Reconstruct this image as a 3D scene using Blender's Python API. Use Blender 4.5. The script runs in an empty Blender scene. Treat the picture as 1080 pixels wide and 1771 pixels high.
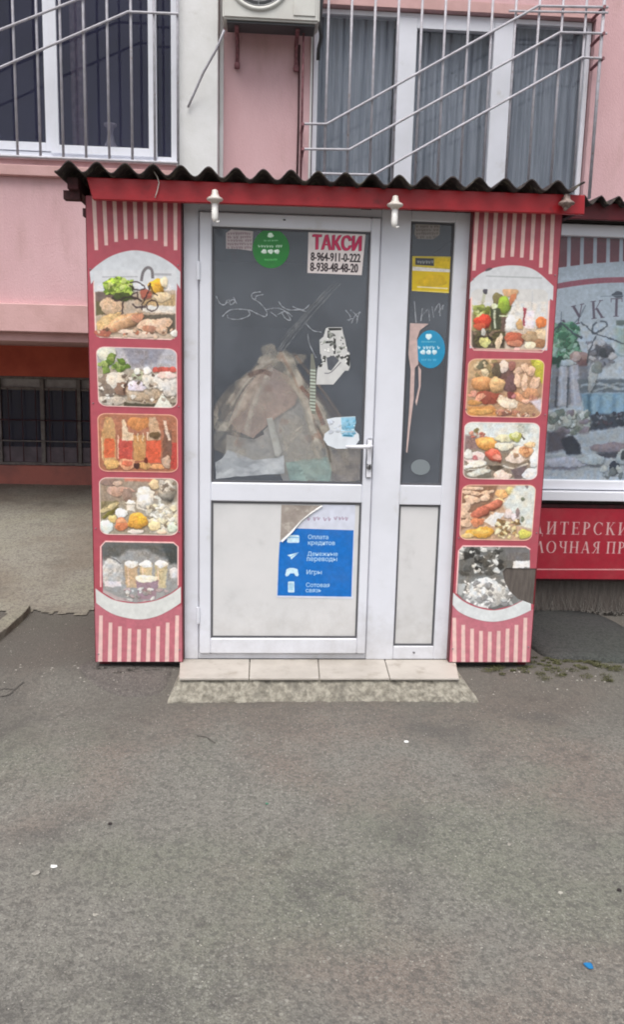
import bpy, bmesh, math, random
import numpy as np
from mathutils import Vector, Matrix, noise as mnoise
random.seed(7); np.random.seed(7)
S = bpy.context.scene
COL = S.collection
R_ = math.radians

# ------------------------------------------------------------------ camera
F, CAMY, CAMZ = 1400.0, -3.8, 1.5
p, y, r = R_(9.66), R_(3.85), R_(1.40)
fw = np.array([math.sin(y)*math.cos(p), math.cos(y)*math.cos(p), -math.sin(p)])
rt = np.array([math.cos(y), -math.sin(y), 0.0]); up = np.cross(rt, fw)
rt2 = math.cos(r)*rt + math.sin(r)*up; up2 = np.cross(rt2, fw)
cd = bpy.data.cameras.new('camera'); cam = bpy.data.objects.new('camera', cd); COL.objects.link(cam)
cam.matrix_world = Matrix(((rt2[0], up2[0], -fw[0], 0), (rt2[1], up2[1], -fw[1], CAMY), (rt2[2], up2[2], -fw[2], CAMZ), (0, 0, 0, 1)))
cd.sensor_fit = 'VERTICAL'; cd.sensor_height = 36; cd.lens = 36*F/1771
cd.clip_start = .05; cd.clip_end = 500
S.camera = cam

# ------------------------------------------------------------------ sky, sun, exposure
SUN_EL, SUN_AZ = R_(63), R_(195)          # azimuth clockwise from +Y
w = bpy.data.worlds.new('World'); S.world = w; w.use_nodes = True
nt = w.node_tree; bg = nt.nodes['Background']
sky = nt.nodes.new('ShaderNodeTexSky'); sky.sky_type = 'NISHITA'; sky.sun_disc = False
sky.sun_elevation = SUN_EL; sky.sun_rotation = SUN_AZ; sky.dust_density = 4; sky.air_density = 1.0; sky.ozone_density = 1.0
hsv = nt.nodes.new('ShaderNodeHueSaturation'); hsv.inputs['Saturation'].default_value = .42
nt.links.new(sky.outputs[0], hsv.inputs['Color']); nt.links.new(hsv.outputs[0], bg.inputs[0])
bg.inputs[1].default_value = .13
sl = bpy.data.lights.new('sun', 'SUN'); sl.energy = 1.5; sl.angle = R_(42); sl.color = (1, .97, .93)
so = bpy.data.objects.new('sun', sl); COL.objects.link(so)
d = Vector((math.sin(SUN_AZ)*math.cos(SUN_EL), math.cos(SUN_AZ)*math.cos(SUN_EL), math.sin(SUN_EL)))
so.rotation_euler = d.to_track_quat('Z', 'Y').to_euler(); so.location = d*20
S.cycles.filter_width = 1.9
S.view_settings.view_transform = 'Standard'; S.view_settings.look = 'None'
S.view_settings.exposure = .47; S.view_settings.gamma = 1; S.view_settings.use_curve_mapping = False

# ------------------------------------------------------------------ measuring: a point of the photograph -> metres on a plane of the place
def at(px, py, Y=0.0):
    v = rt2*(px-540)/F - up2*(py-885.5)/F + fw
    v = v*((Y-CAMY)/v[1])
    return (float(v[0]), float(v[2]+CAMZ))
def atz(px, py, z=0.0):
    v = rt2*(px-540)/F - up2*(py-885.5)/F + fw
    v = v*((z-CAMZ)/v[2])
    return (float(v[0]), float(v[1]+CAMY))

# ------------------------------------------------------------------ materials
def lin(c):
    c = [x/255 for x in c]
    return tuple((x/12.92 if x <= .04045 else ((x+.055)/1.055)**2.4) for x in c)+(1,)
def N(nt, t, **k):
    n = nt.nodes.new(t)
    for a, b in k.items():
        if a in n.inputs: n.inputs[a].default_value = b
        else: setattr(n, a, b)
    return n
def mat(name, c, rough=.6, c2=None, scale=8, bump=0.0, bscale=60, metal=0.0, detail=6, lo=.35, hi=.65, c3=None, scale3=1.2, lo3=.5, hi3=.7, spec=.5, stretch=None, grime=0):
    m = bpy.data.materials.new(name); m.use_nodes = True; nt = m.node_tree; L = nt.links
    b = nt.nodes['Principled BSDF']; b.inputs['Roughness'].default_value = rough; b.inputs['Metallic'].default_value = metal
    b.inputs['Specular IOR Level'].default_value = spec
    b.inputs['Base Color'].default_value = lin(c)
    g = N(nt, 'ShaderNodeNewGeometry'); vec = g.outputs['Position']
    if stretch:
        mp = N(nt, 'ShaderNodeMapping'); mp.inputs['Scale'].default_value = stretch; L.new(vec, mp.inputs[0]); vec = mp.outputs[0]
    out = None
    def mask(sc, lo, hi, det):
        n = N(nt, 'ShaderNodeTexNoise', Scale=sc, Detail=det, Roughness=.62); L.new(vec, n.inputs['Vector'])
        q = N(nt, 'ShaderNodeMapRange'); q.interpolation_type = 'SMOOTHSTEP'; q.inputs[1].default_value = lo; q.inputs[2].default_value = hi
        L.new(n.outputs['Fac'], q.inputs[0]); return q.outputs[0]
    if c2:
        x = N(nt, 'ShaderNodeMix'); x.data_type = 'RGBA'; x.inputs[6].default_value = lin(c); x.inputs[7].default_value = lin(c2)
        L.new(mask(scale, lo, hi, detail), x.inputs[0]); out = x.outputs[2]
    if c3:
        x = N(nt, 'ShaderNodeMix'); x.data_type = 'RGBA'; x.inputs[7].default_value = lin(c3)
        if out: L.new(out, x.inputs[6])
        else: x.inputs[6].default_value = lin(c)
        L.new(mask(scale3, lo3, hi3, 4), x.inputs[0]); out = x.outputs[2]
    if grime:                                           # splashed dirt near the ground, broken up by noise
        sp_ = N(nt, 'ShaderNodeSeparateXYZ'); L.new(g.outputs['Position'], sp_.inputs[0]); n = N(nt, 'ShaderNodeTexNoise', Scale=9, Detail=7, Roughness=.7); L.new(vec, n.inputs['Vector'])
        ma = N(nt, 'ShaderNodeMath'); ma.operation = 'MULTIPLY_ADD'; L.new(n.outputs['Fac'], ma.inputs[0]); ma.inputs[1].default_value = -.75; L.new(sp_.outputs[2], ma.inputs[2])
        q = N(nt, 'ShaderNodeMapRange'); q.inputs[1].default_value = -.34; q.inputs[2].default_value = .0; q.inputs[3].default_value = grime; q.inputs[4].default_value = 0; L.new(ma.outputs[0], q.inputs[0])
        x = N(nt, 'ShaderNodeMix'); x.data_type = 'RGBA'; L.new(q.outputs[0], x.inputs[0]); L.new(out, x.inputs[6]); x.inputs[7].default_value = lin((132, 124, 112)); out = x.outputs[2]
    if out: L.new(out, b.inputs['Base Color'])
    if bump:
        n = N(nt, 'ShaderNodeTexNoise', Scale=bscale, Detail=5); L.new(vec, n.inputs['Vector'])
        bp = N(nt, 'ShaderNodeBump', Strength=bump, Distance=.01); L.new(n.outputs['Fac'], bp.inputs['Height']); L.new(bp.outputs[0], b.inputs['Normal'])
    return m
def glass(name, tint=(150, 155, 160), dust=(120, 122, 125), lo=.3, hi=.6, sc=3, rough=.05, refl=1.0, ior=1.5, stretch=None):
    m = bpy.data.materials.new(name); m.use_nodes = True; nt = m.node_tree; L = nt.links
    nt.nodes.remove(nt.nodes['Principled BSDF']); o = nt.nodes['Material Output']
    t = N(nt, 'ShaderNodeBsdfTransparent'); t.inputs[0].default_value = lin(tint)
    dd = N(nt, 'ShaderNodeBsdfDiffuse'); dd.inputs[0].default_value = lin(dust)
    gl = N(nt, 'ShaderNodeBsdfGlossy'); gl.inputs['Roughness'].default_value = rough
    g = N(nt, 'ShaderNodeNewGeometry'); vec = g.outputs['Position']
    if stretch:
        mp = N(nt, 'ShaderNodeMapping'); mp.inputs['Scale'].default_value = stretch; L.new(vec, mp.inputs[0]); vec = mp.outputs[0]
    n = N(nt, 'ShaderNodeTexNoise', Scale=sc, Detail=6, Roughness=.65); L.new(vec, n.inputs['Vector'])
    q = N(nt, 'ShaderNodeMapRange'); q.inputs[1].default_value = .3; q.inputs[2].default_value = .7; q.inputs[3].default_value = lo; q.inputs[4].default_value = hi
    L.new(n.outputs['Fac'], q.inputs[0])
    a = N(nt, 'ShaderNodeMixShader'); L.new(q.outputs[0], a.inputs[0]); L.new(t.outputs[0], a.inputs[1]); L.new(dd.outputs[0], a.inputs[2])
    fr = N(nt, 'ShaderNodeFresnel', IOR=ior)
    bfm = N(nt, 'ShaderNodeMath'); bfm.operation = 'MULTIPLY'; bfm.inputs[1].default_value = refl; L.new(fr.outputs[0], bfm.inputs[0])
    b = N(nt, 'ShaderNodeMixShader'); L.new(bfm.outputs[0], b.inputs[0]); L.new(a.outputs[0], b.inputs[1]); L.new(gl.outputs[0], b.inputs[2])
    cl = N(nt, 'ShaderNodeBsdfTransparent'); z = N(nt, 'ShaderNodeMixShader'); L.new(g.outputs['Backfacing'], z.inputs[0]); L.new(b.outputs[0], z.inputs[1]); L.new(cl.outputs[0], z.inputs[2])
    L.new(z.outputs[0], o.inputs[0]); return m
def film(name, c, a0=.3, a1=.7, sc=14, rough=.5):
    m = bpy.data.materials.new(name); m.use_nodes = True; nt = m.node_tree; L = nt.links
    b = nt.nodes['Principled BSDF']; b.inputs['Base Color'].default_value = lin(c); b.inputs['Roughness'].default_value = rough
    g = N(nt, 'ShaderNodeNewGeometry')
    n = N(nt, 'ShaderNodeTexNoise', Scale=sc, Detail=6, Roughness=.7); L.new(g.outputs['Position'], n.inputs['Vector'])
    q = N(nt, 'ShaderNodeMapRange'); q.inputs[1].default_value = .35; q.inputs[2].default_value = .65; q.inputs[3].default_value = a0; q.inputs[4].default_value = a1
    L.new(n.outputs['Fac'], q.inputs[0]); L.new(q.outputs[0], b.inputs['Alpha']); return m

M = {}
M['pvc'] = mat('white_pvc', (226, 228, 236), .32, (219, 221, 228), 3, c3=(196, 195, 192), scale3=6, lo3=.6, hi3=.84, bump=.05, bscale=14, grime=.32)
M['pvc_panel'] = mat('white_door_panel', (218, 217, 217), .4, (208, 208, 208), 2.5, c3=(184, 182, 180), scale3=5, lo3=.56, hi3=.82, bump=.03, grime=.34)
M['gasket'] = mat('grey_gasket', (84, 84, 88), .7)
M['pink'] = mat('pink_render', (214, 177, 180), .85, (208, 169, 172), 2.2, c3=(190, 154, 152), scale3=2.6, lo3=.48, hi3=.8, bump=.45, bscale=110, stretch=(1.6, 1.6, .55))
M['pink_trim'] = mat('pale_pink_trim', (209, 170, 168), .85, (196, 158, 154), 4, bump=.2, bscale=80)
M['redband'] = mat('dark_red_render', (196, 96, 74), .8, (180, 84, 66), 4, bump=.2)
M['plinth'] = mat('faded_red_plinth', (176, 108, 96), .85, (150, 98, 90), 4, bump=.3)
M['white_wall'] = mat('white_render', (222, 222, 222), .8, (210, 210, 208), 3, c3=(190, 188, 182), scale3=5, lo3=.62, hi3=.8, bump=.12, bscale=70)
M['grille'] = mat('pale_grey_paint', (186, 184, 192), .5, (168, 166, 172), 20, c3=(150, 130, 118), scale3=30, lo3=.62, hi3=.72)
M['red'] = mat('red_painted_board', (176, 28, 38), .42, (158, 24, 34), 6, c3=(120, 24, 30), scale3=11, lo3=.58, hi3=.75, bump=.15, bscale=30)
M['maroon'] = mat('maroon_edge', (112, 26, 36), .5, (92, 24, 32), 9, bump=.1)
M['slate'] = mat('weathered_dark_sheet', (66, 57, 56), .9, (46, 40, 40), 14, c3=(98, 94, 82), scale3=22, lo3=.52, hi3=.68, bump=.5, bscale=120)
M['rafter'] = mat('dark_maroon_wood', (74, 34, 38), .8, (52, 28, 30), 20, bump=.3)
M['dark'] = mat('dark_interior', (66, 64, 62), .9)
M['room'] = mat('room_wall', (92, 88, 92), .9)
M['lampwhite'] = mat('white_porcelain', (222, 214, 206), .4, (200, 190, 182), 40)
M['olddirty'] = mat('dirty_porcelain', (150, 132, 124), .6, (110, 92, 86), 60)
M['bulb'] = mat('white_glass_tube', (236, 234, 230), .25)
M['tile'] = mat('beige_tile', (188, 181, 172), .5, (174, 167, 158), 6, c3=(158, 148, 136), scale3=12, lo3=.55, hi3=.75, bump=.05)
M['concrete'] = mat('rough_concrete', (164, 159, 146), .95, (122, 117, 106), 34, c3=(104, 100, 92), scale3=7, lo3=.5, hi3=.72, bump=.9, bscale=75)
M['ac'] = mat('air_conditioner_casing', (206, 206, 200), .45, (196, 194, 188), 4)
M['acdark'] = mat('fan_dark', (70, 72, 74), .6)
M['steelpink'] = mat('rusty_pink_bracket', (150, 100, 106), .7, (112, 72, 76), 30)
M['frame_grey'] = mat('grey_window_bars', (120, 114, 110), .7, (96, 90, 88), 20)
M['cardboard'] = mat('damp_cardboard', (236, 200, 176), .9, (218, 182, 160), 9, c3=(176, 142, 128), scale3=16, lo3=.55, hi3=.75, bump=.5, bscale=25)
M['cardgrey'] = mat('grey_cardboard', (222, 214, 200), .9, (204, 198, 186), 6, bump=.4, bscale=22)
M['paper'] = mat('white_paper', (246, 246, 242), .8, (232, 232, 230), 20, bump=.6, bscale=40)
M['greenbag'] = mat('pale_green_plastic', (206, 236, 218), .4, (184, 216, 200), 16, bump=.5, bscale=30)
M['brownrag'] = mat('brown_wrapping_paper', (200, 184, 170), .8, (160, 144, 132), 22, bump=.7, bscale=35)
M['stick'] = mat('pale_wood', (246, 240, 222), .7, (226, 218, 198), 30)
M['handle'] = mat('white_handle', (238, 238, 244), .3)
M['black'] = mat('black_hole', (20, 20, 20), .7)
M['marker'] = film('pale_marker', (186, 190, 196), .3, .8, 22)
M['blackmarker'] = film('black_marker', (36, 26, 28), .65, .95, 30)
M['film'] = film('dusty_plastic_film', (176, 172, 162), .12, .62, 13)
M['tape'] = film('clear_tape', (172, 174, 174), .04, .30, 30, .3)
M['drip'] = film('pink_beige_paint', (216, 190, 184), .7, .98, 20)
M['doorglass'] = glass('dusty_door_glass', (240, 242, 244), (158, 166, 178), .21, .37, 3.0, .12, 1.0)
M['upglass'] = glass('window_glass', (244, 246, 248), (120, 124, 134), .03, .09, 2, .03, 1.2)
M['navyglass'] = glass('dark_window_glass', (200, 202, 216), (74, 76, 104), .2, .42, 1.5, .03, .8)
M['shopglass'] = glass('shop_window_glass', (240, 244, 248), (120, 130, 138), .06, .13, 3, .06, 1.0)
M['curtain'] = mat('grey_sheer_curtain', (150, 156, 166), .9, (120, 128, 138), 3, stretch=(14, 14, .6))
M['curtainbrown'] = mat('beige_curtain', (158, 140, 132), .9, (128, 114, 108), 20)
M['moss'] = mat('moss_green', (98, 98, 66), .95, (80, 80, 54), 30)
M['litter'] = mat('dry_grass', (108, 104, 98), .95, (84, 80, 76), 40)
M['grit'] = mat('pale_grit', (176, 172, 162), .9, (130, 126, 118), 60)
M['steel'] = mat('dull_metal', (150, 150, 152), .4, metal=.6)

# ------------------------------------------------------------------ mesh building
class MB:
    def __init__(s): s.v = []; s.f = []
    def add(s, vs, fs):
        o = len(s.v); s.v += [tuple(v) for v in vs]; s.f += [tuple(i+o for i in f) for f in fs]; return s
    def box(s, x0, x1, y0, y1, z0, z1):
        return s.add([(x0,y0,z0),(x1,y0,z0),(x1,y1,z0),(x0,y1,z0),(x0,y0,z1),(x1,y0,z1),(x1,y1,z1),(x0,y1,z1)],
                     [(0,3,2,1),(4,5,6,7),(0,1,5,4),(1,2,6,5),(2,3,7,6),(3,0,4,7)])
    def prism(s, pts, y0, y1):                       # pts = (x,z) outline, thickness along y
        n = len(pts)
        a = sum(pts[i][0]*pts[(i+1)%n][1]-pts[(i+1)%n][0]*pts[i][1] for i in range(n))
        if a < 0: pts = pts[::-1]
        return s.add([(x, y0, z) for x, z in pts]+[(x, y1, z) for x, z in pts],
                     [tuple(range(n)), tuple(range(2*n-1, n-1, -1))]+[(i, i+n, (i+1)%n+n, (i+1)%n) for i in range(n)])
    def tube(s, pts, r, n=8, cap=True):
        pts = [Vector(q) for q in pts]; rs = r if isinstance(r, (list, tuple)) else [r]*len(pts); vs = []
        for i, q in enumerate(pts):
            t = (pts[min(i+1, len(pts)-1)]-pts[max(i-1, 0)]).normalized()
            u = t.orthogonal().normalized() if i == 0 else (u-t*u.dot(t)).normalized()
            b = t.cross(u)
            vs += [q+(u*math.cos(a)+b*math.sin(a))*rs[i] for a in [2*math.pi*k/n for k in range(n)]]
        fs = [(i*n+k, i*n+(k+1)%n, (i+1)*n+(k+1)%n, (i+1)*n+k) for i in range(len(pts)-1) for k in range(n)]
        if cap: fs += [tuple(range(n-1, -1, -1)), tuple((len(pts)-1)*n+k for k in range(n))]
        return s.add(vs, fs)
    def lathe(s, prof, c, n=16):                     # prof (r,z) about vertical axis through c
        vs = [(c[0]+r*math.cos(2*math.pi*k/n), c[1]+r*math.sin(2*math.pi*k/n), c[2]+z) for r, z in prof for k in range(n)]
        fs = [(i*n+k, (i+1)*n+k, (i+1)*n+(k+1)%n, i*n+(k+1)%n) for i in range(len(prof)-1) for k in range(n)]
        fs += [tuple(range(n)), tuple((len(prof)-1)*n+k for k in range(n-1, -1, -1))]
        return s.add(vs, fs)
    def ribbon(s, pts, w, Y, wob=0):                 # flat stroke in the x-z plane
        q = smooth(pts, 5); vs = []
        for i, (x, z) in enumerate(q):
            a, b = q[max(i-1, 0)], q[min(i+1, len(q)-1)]
            dx, dz = b[0]-a[0], b[1]-a[1]; l = math.hypot(dx, dz) or 1
            ww = w*(.5+.22*math.sin(i*1.7+wob))
            vs += [(x-dz/l*ww, Y, z+dx/l*ww), (x+dz/l*ww, Y, z-dx/l*ww)]
        return s.add(vs, [(2*i, 2*i+1, 2*i+3, 2*i+2) for i in range(len(q)-1)])
    def build(s, name, m, parent=None, bevel=0.0, sm=False, seg=1):
        me = bpy.data.meshes.new(name); me.from_pydata(s.v, [], s.f)
        bm = bmesh.new(); bm.from_mesh(me); bmesh.ops.recalc_face_normals(bm, faces=bm.faces)
        if bevel: bmesh.ops.bevel(bm, geom=list(bm.edges), offset=bevel, segments=seg, affect='EDGES', clamp_overlap=True)
        bm.to_mesh(me); bm.free()
        if sm:
            for q in me.polygons: q.use_smooth = True
        o = bpy.data.objects.new(name, me); COL.objects.link(o)
        if m: me.materials.append(m)
        if parent: o.parent = parent; o.matrix_parent_inverse = parent.matrix_world.inverted()
        return o
def smooth(pts, n):
    if len(pts) < 3: return pts
    out = []
    for i in range(len(pts)-1):
        p0, p1, p2, p3 = pts[max(i-1, 0)], pts[i], pts[i+1], pts[min(i+2, len(pts)-1)]
        for k in range(n):
            t = k/n
            out.append(tuple(.5*((2*p1[j])+(-p0[j]+p2[j])*t+(2*p0[j]-5*p1[j]+4*p2[j]-p3[j])*t*t+(-p0[j]+3*p1[j]-3*p2[j]+p3[j])*t**3) for j in range(2)))
    return out+[pts[-1]]
def tag(o, label=None, cat=None, group=None, kind=None):
    for k, v in (('label', label), ('category', cat), ('group', group), ('kind', kind)):
        if v: o[k] = v
    return o
def thing(name, loc, label, cat, group=None):
    o = bpy.data.objects.new(name, None); COL.objects.link(o); o.location = loc; o.empty_display_size = .1
    o.matrix_world = Matrix.Translation(loc)
    return tag(o, label, cat, group)
def box(name, m, parent, *a, bevel=0.0): return MB().box(*a).build(name, m, parent, bevel)
def pieces(mb_boxes, name, m, parent, bevel=.002):
    b = MB()
    for a in mb_boxes: b.box(*a)
    return b.build(name, m, parent, bevel)

# ------------------------------------------------------------------ painter: flat print drawn in code
_ns = {}
def nz(h, w, cell, seed):
    rs = np.random.RandomState(seed)
    gh, gw = int(h/cell)+3, int(w/cell)+3
    g = rs.rand(gh, gw)
    yy = np.arange(h)/cell; xx = np.arange(w)/cell
    y0 = yy.astype(int); x0 = xx.astype(int); fy = (yy-y0)[:, None]; fx = (xx-x0)[None]
    fy = fy*fy*(3-2*fy); fx = fx*fx*(3-2*fx)
    a = g[y0][:, x0]; b = g[y0][:, x0+1]; c = g[y0+1][:, x0]; d_ = g[y0+1][:, x0+1]
    return (a*(1-fx)+b*fx)*(1-fy)+(c*(1-fx)+d_*fx)*fy
class Canvas:
    def __init__(s, x0, x1, z0, z1, ppm, Y, bgc):
        s.x0, s.x1, s.z0, s.z1, s.k, s.Y = x0, x1, z0, z1, ppm, Y
        s.w, s.h = int((x1-x0)*ppm), int((z1-z0)*ppm)
        s.a = np.ones((s.h, s.w, 3))*np.array(bgc)/255.; s.clip = None; s.o = (0, 0, 1)
        xm, zm = (x0+x1)/2, (z0+z1)/2
        s.n = .6*nz(s.h, s.w, ppm*.012, 3)+.4*nz(s.h, s.w, ppm*.005, 4)
    def frame(s, ox, oy, sc): s.o = (ox, oy, sc); return s
    def pt(s, q):
        X, Z = at(s.o[0]+q[0]/s.o[2], s.o[1]+q[1]/s.o[2], s.Y)
        return ((X-s.x0)*s.k, (s.z1-Z)*s.k)
    def sc(s): return s.k*(s.Y-CAMY)/F/s.o[2]
    def _mask(s, rings, soft):
        allp = np.array([q for R in rings for q in R]); pad = soft+2
        x0 = max(int(allp[:, 0].min()-pad), 0); x1 = min(int(allp[:, 0].max()+pad)+1, s.w)
        y0 = max(int(allp[:, 1].min()-pad), 0); y1 = min(int(allp[:, 1].max()+pad)+1, s.h)
        if x1 <= x0 or y1 <= y0: return None
        X, Y = np.meshgrid(np.arange(x0, x1)+.5, np.arange(y0, y1)+.5)
        ins = np.zeros(X.shape, bool); dist = np.full(X.shape, 1e9)
        for R in rings:
            R = np.array(R)
            for i in range(len(R)):
                ax, ay = R[i]; bx, by = R[(i+1) % len(R)]
                if ay != by:
                    c = ((ay > Y) != (by > Y)) & (X < (bx-ax)*(Y-ay)/(by-ay)+ax); ins ^= c
                l2 = (bx-ax)**2+(by-ay)**2 or 1e-9
                t = np.clip(((X-ax)*(bx-ax)+(Y-ay)*(by-ay))/l2, 0, 1)
                dist = np.minimum(dist, (X-ax-t*(bx-ax))**2+(Y-ay-t*(by-ay))**2)
        sd = np.sqrt(dist)*np.where(ins, -1, 1)
        al = np.clip(.5-sd/max(soft, 1.), 0, 1)
        return x0, x1, y0, y1, al, X, Y
    def fill(s, rings, col, soft=1.2, alpha=1., shade=None, tex=.16):
        m = s._mask(rings, soft)
        if m is None: return
        x0, x1, y0, y1, al, X, Y = m
        if s.clip is not None: al = al*s.clip[y0:y1, x0:x1]
        c = np.ones(al.shape+(3,))*np.array(col)/255.
        if shade is not None: c = c*shade(X, Y)[..., None]
        c = c*(1+tex*(s.n[y0:y1, x0:x1]-.5)*2)[..., None]
        al = (al*alpha)[..., None]
        s.a[y0:y1, x0:x1] = s.a[y0:y1, x0:x1]*(1-al)+c*al
    def poly(s, pts, col, soft=1.5, alpha=1., tex=.08): s.fill([[s.pt(q) for q in pts]], col, soft, alpha, None, tex)
    def line(s, pts, wd, col, soft=1.2, alpha=1., sm=True):
        q = [s.pt(a) for a in pts]
        if sm and len(q) > 2: q = smooth(q, 4)
        wd = wd*s.sc()/2; L = []; Rr = []
        for i, (x, y_) in enumerate(q):
            a, b = q[max(i-1, 0)], q[min(i+1, len(q)-1)]; dx, dy = b[0]-a[0], b[1]-a[1]; l = math.hypot(dx, dy) or 1
            L.append((x-dy/l*wd, y_+dx/l*wd)); Rr.append((x+dy/l*wd, y_-dx/l*wd))
        for i in range(len(q)-1): s.fill([[L[i], L[i+1], Rr[i+1], Rr[i]]], col, soft, alpha, None, .05)
    def blob(s, cx, cy, rx, ry, col, ang=0, soft=2.6, alpha=1., sh=.12, shadow=True, tex=.11, irr=.10):
        k = s.sc(); c = s.pt((cx, cy)); rx *= k; ry *= k; a = R_(ang); rs = random.Random(int(cx*13+cy*7))
        ph = rs.random()*6
        ring = []
        for i in range(20):
            t = i/20*2*math.pi; f = 1+irr*math.sin(3*t+ph)+irr*.6*math.sin(5*t+2*ph)
            u, v = rx*f*math.cos(t), ry*f*math.sin(t)
            ring.append((c[0]+u*math.cos(a)-v*math.sin(a), c[1]+u*math.sin(a)+v*math.cos(a)))
        if shadow: s.fill([[(x+.06*rx, y_+.22*ry) for x, y_ in ring]], [q*.35 for q in col], soft+2+.1*ry, .45*alpha)
        mr = max(rx, ry)
        def shd(X, Y):
            u = ((X-c[0])*math.cos(a)+(Y-c[1])*math.sin(a))/rx; v = (-(X-c[0])*math.sin(a)+(Y-c[1])*math.cos(a))/ry
            return 1.04+sh*(-.35*u-.75*v)-sh*.6*np.clip(u*u+v*v-.35, 0, 1)
        s.fill([ring], col, soft, alpha, shd, tex)
    def crumbs(s, x0, y0, x1, y1, n, cols, r0, r1, seed=1, asp=.7):
        rs = random.Random(seed)
        for _ in range(n):
            r = rs.uniform(r0, r1)
            s.blob(rs.uniform(x0, x1), rs.uniform(y0, y1), r, r*rs.uniform(asp*.6, 1), rs.choice(cols), rs.uniform(-60, 60), irr=.12)
    def text(s, st, x, y_, width, col, bold=0.0, soft=1.0, alpha=1., track=1.0, ys=1.0):
        c = bpy.data.curves.new('lettering_source', 'FONT'); c.body = st; c.size = 1; c.offset = bold; c.space_character = track; c.resolution_u = 3
        o = bpy.data.objects.new('lettering_source', c); me = o.to_mesh()
        V = [v.co.copy() for v in me.vertices]; T = [tuple(q.vertices) for q in me.polygons]
        mx = max(v.x for v in V); mn = min(v.x for v in V); b = s.pt((x, y_)); k = width*s.sc()/(mx-mn)
        for t in T: s.fill([[(b[0]+(V[i].x-mn)*k, b[1]-V[i].y*k*ys) for i in t]], col, soft, alpha, None, 0)
        o.to_mesh_clear(); bpy.data.objects.remove(o); bpy.data.curves.remove(c)
    def serif(s, st, x, y_, h, col, adv=1.0, gap=.10, soft=1.2, alpha=1., rot=0.0):      # serif capitals, x,y_ = left end of baseline, h = cap height
        b = s.pt((x, y_)); k = h*s.sc(); cx = 0; ca, sa = math.cos(R_(rot)), math.sin(R_(rot))
        for ch in st:
            if ch == ' ': cx += .35*adv; continue
            sh, wd = glyph(ch)
            for rings in sh: s.fill([[(b[0]+((u+cx)*ca+v*sa)*k, b[1]+((u+cx)*sa-v*ca)*k) for u, v in R] for R in rings], col, soft, alpha, None, .05)
            cx += wd+gap
    def scrib(s, x0, x1, y_, h, col, seed=1, alpha=.9):      # print too small to read
        rs = random.Random(seed); x = x0
        while x < x1:
            st = rs.uniform(.5, .9)*h
            s.line([(x, y_-rs.uniform(.3, .5)*h), (x+st*.3, y_+rs.uniform(.2, .5)*h), (x+st*.7, y_-rs.uniform(.1, .5)*h)], h*.28, col, alpha=alpha)
            x += st+h*.15
            if rs.random() < .18: x += h*.5
    def printed(s, masks, amp=2.3, fade=.12, det=.17):       # makes painted areas read as a worn photographic print
        m = np.zeros((s.h, s.w))
        for q in masks:
            t = s._mask([[s.pt(a) for a in q]], 6); m[t[2]:t[3], t[0]:t[1]] = np.maximum(m[t[2]:t[3], t[0]:t[1]], t[4])
        u = s.k/1000.
        dx = (nz(s.h, s.w, 16*u, 31)-.5)*2*amp*1.3*u+(nz(s.h, s.w, 6*u, 32)-.5)*2*amp*.8*u
        dy = (nz(s.h, s.w, 16*u, 33)-.5)*2*amp*1.3*u+(nz(s.h, s.w, 6*u, 34)-.5)*2*amp*.8*u
        Y, X = np.mgrid[0:s.h, 0:s.w]
        X = np.clip(X+dx*m, 0, s.w-1).astype(int); Y = np.clip(Y+dy*m, 0, s.h-1).astype(int); a = s.a[Y, X]
        lum = a.mean(2, keepdims=True)
        n1 = nz(s.h, s.w, 9*u, 41); n2 = nz(s.h, s.w, 4*u, 42); n3 = nz(s.h, s.w, 20*u, 43)
        cre = np.clip((.16-np.abs(n1-.5))/.16, 0, 1)*np.clip((n3-.35)*3, 0, 1)          # creases and gaps between the pieces
        k = 1-det*cre*(lum[..., 0] < .8)+det*.6*(n2-.5)+det*.6*(n1-.5)*(lum[..., 0] < .82)
        tint = np.stack([1+.06*(n3-.5), np.ones_like(n3), 1-.07*(n3-.5)], 2)
        a = a*.86+lum*.14; b = np.clip((a*k[..., None]*tint-.6)*1.22+.59, 0, 1); b = b*(1-fade)+np.array([205, 190, 178])/255.*fade
        s.a = s.a*(1-m[..., None])+b*m[..., None]
    def soften(s, n=1):
        for _ in range(n):
            b = np.pad(s.a, ((1, 1), (1, 1), (0, 0)), 'edge')
            b = (b[:-2]+2*b[1:-1]+b[2:])/4; s.a = (b[:, :-2]+2*b[:, 1:-1]+b[:, 2:])/4
    def material(s, name, rough=.4, dirt=.05, mottle=.03):
        s.a *= (1+mottle*(nz(s.h, s.w, s.k*.02, 9)-.5)*2)[..., None]
        im = bpy.data.images.new(name, s.w, s.h, alpha=False)
        px = np.ones((s.h, s.w, 4), np.float32); px[..., :3] = np.clip(s.a[::-1], 0, 1)
        im.pixels.foreach_set(px.ravel()); im.update(); im.pack()
        m = bpy.data.materials.new(name); m.use_nodes = True; nt = m.node_tree; L = nt.links; b = nt.nodes['Principled BSDF']
        t = N(nt, 'ShaderNodeTexImage'); t.image = im; t.extension = 'EXTEND'
        g = N(nt, 'ShaderNodeNewGeometry'); n = N(nt, 'ShaderNodeTexNoise', Scale=7, Detail=8, Roughness=.7); L.new(g.outputs['Position'], n.inputs['Vector'])
        q = N(nt, 'ShaderNodeMapRange'); q.inputs[1].default_value = .45; q.inputs[2].default_value = .75; q.inputs[4].default_value = dirt*2
        L.new(n.outputs['Fac'], q.inputs[0])
        x = N(nt, 'ShaderNodeMix'); x.data_type = 'RGBA'; L.new(q.outputs[0], x.inputs[0]); L.new(t.outputs[0], x.inputs[6]); x.inputs[7].default_value = lin((150, 140, 130))
        L.new(x.outputs[2], b.inputs['Base Color']); b.inputs['Roughness'].default_value = rough
        return m
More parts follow.
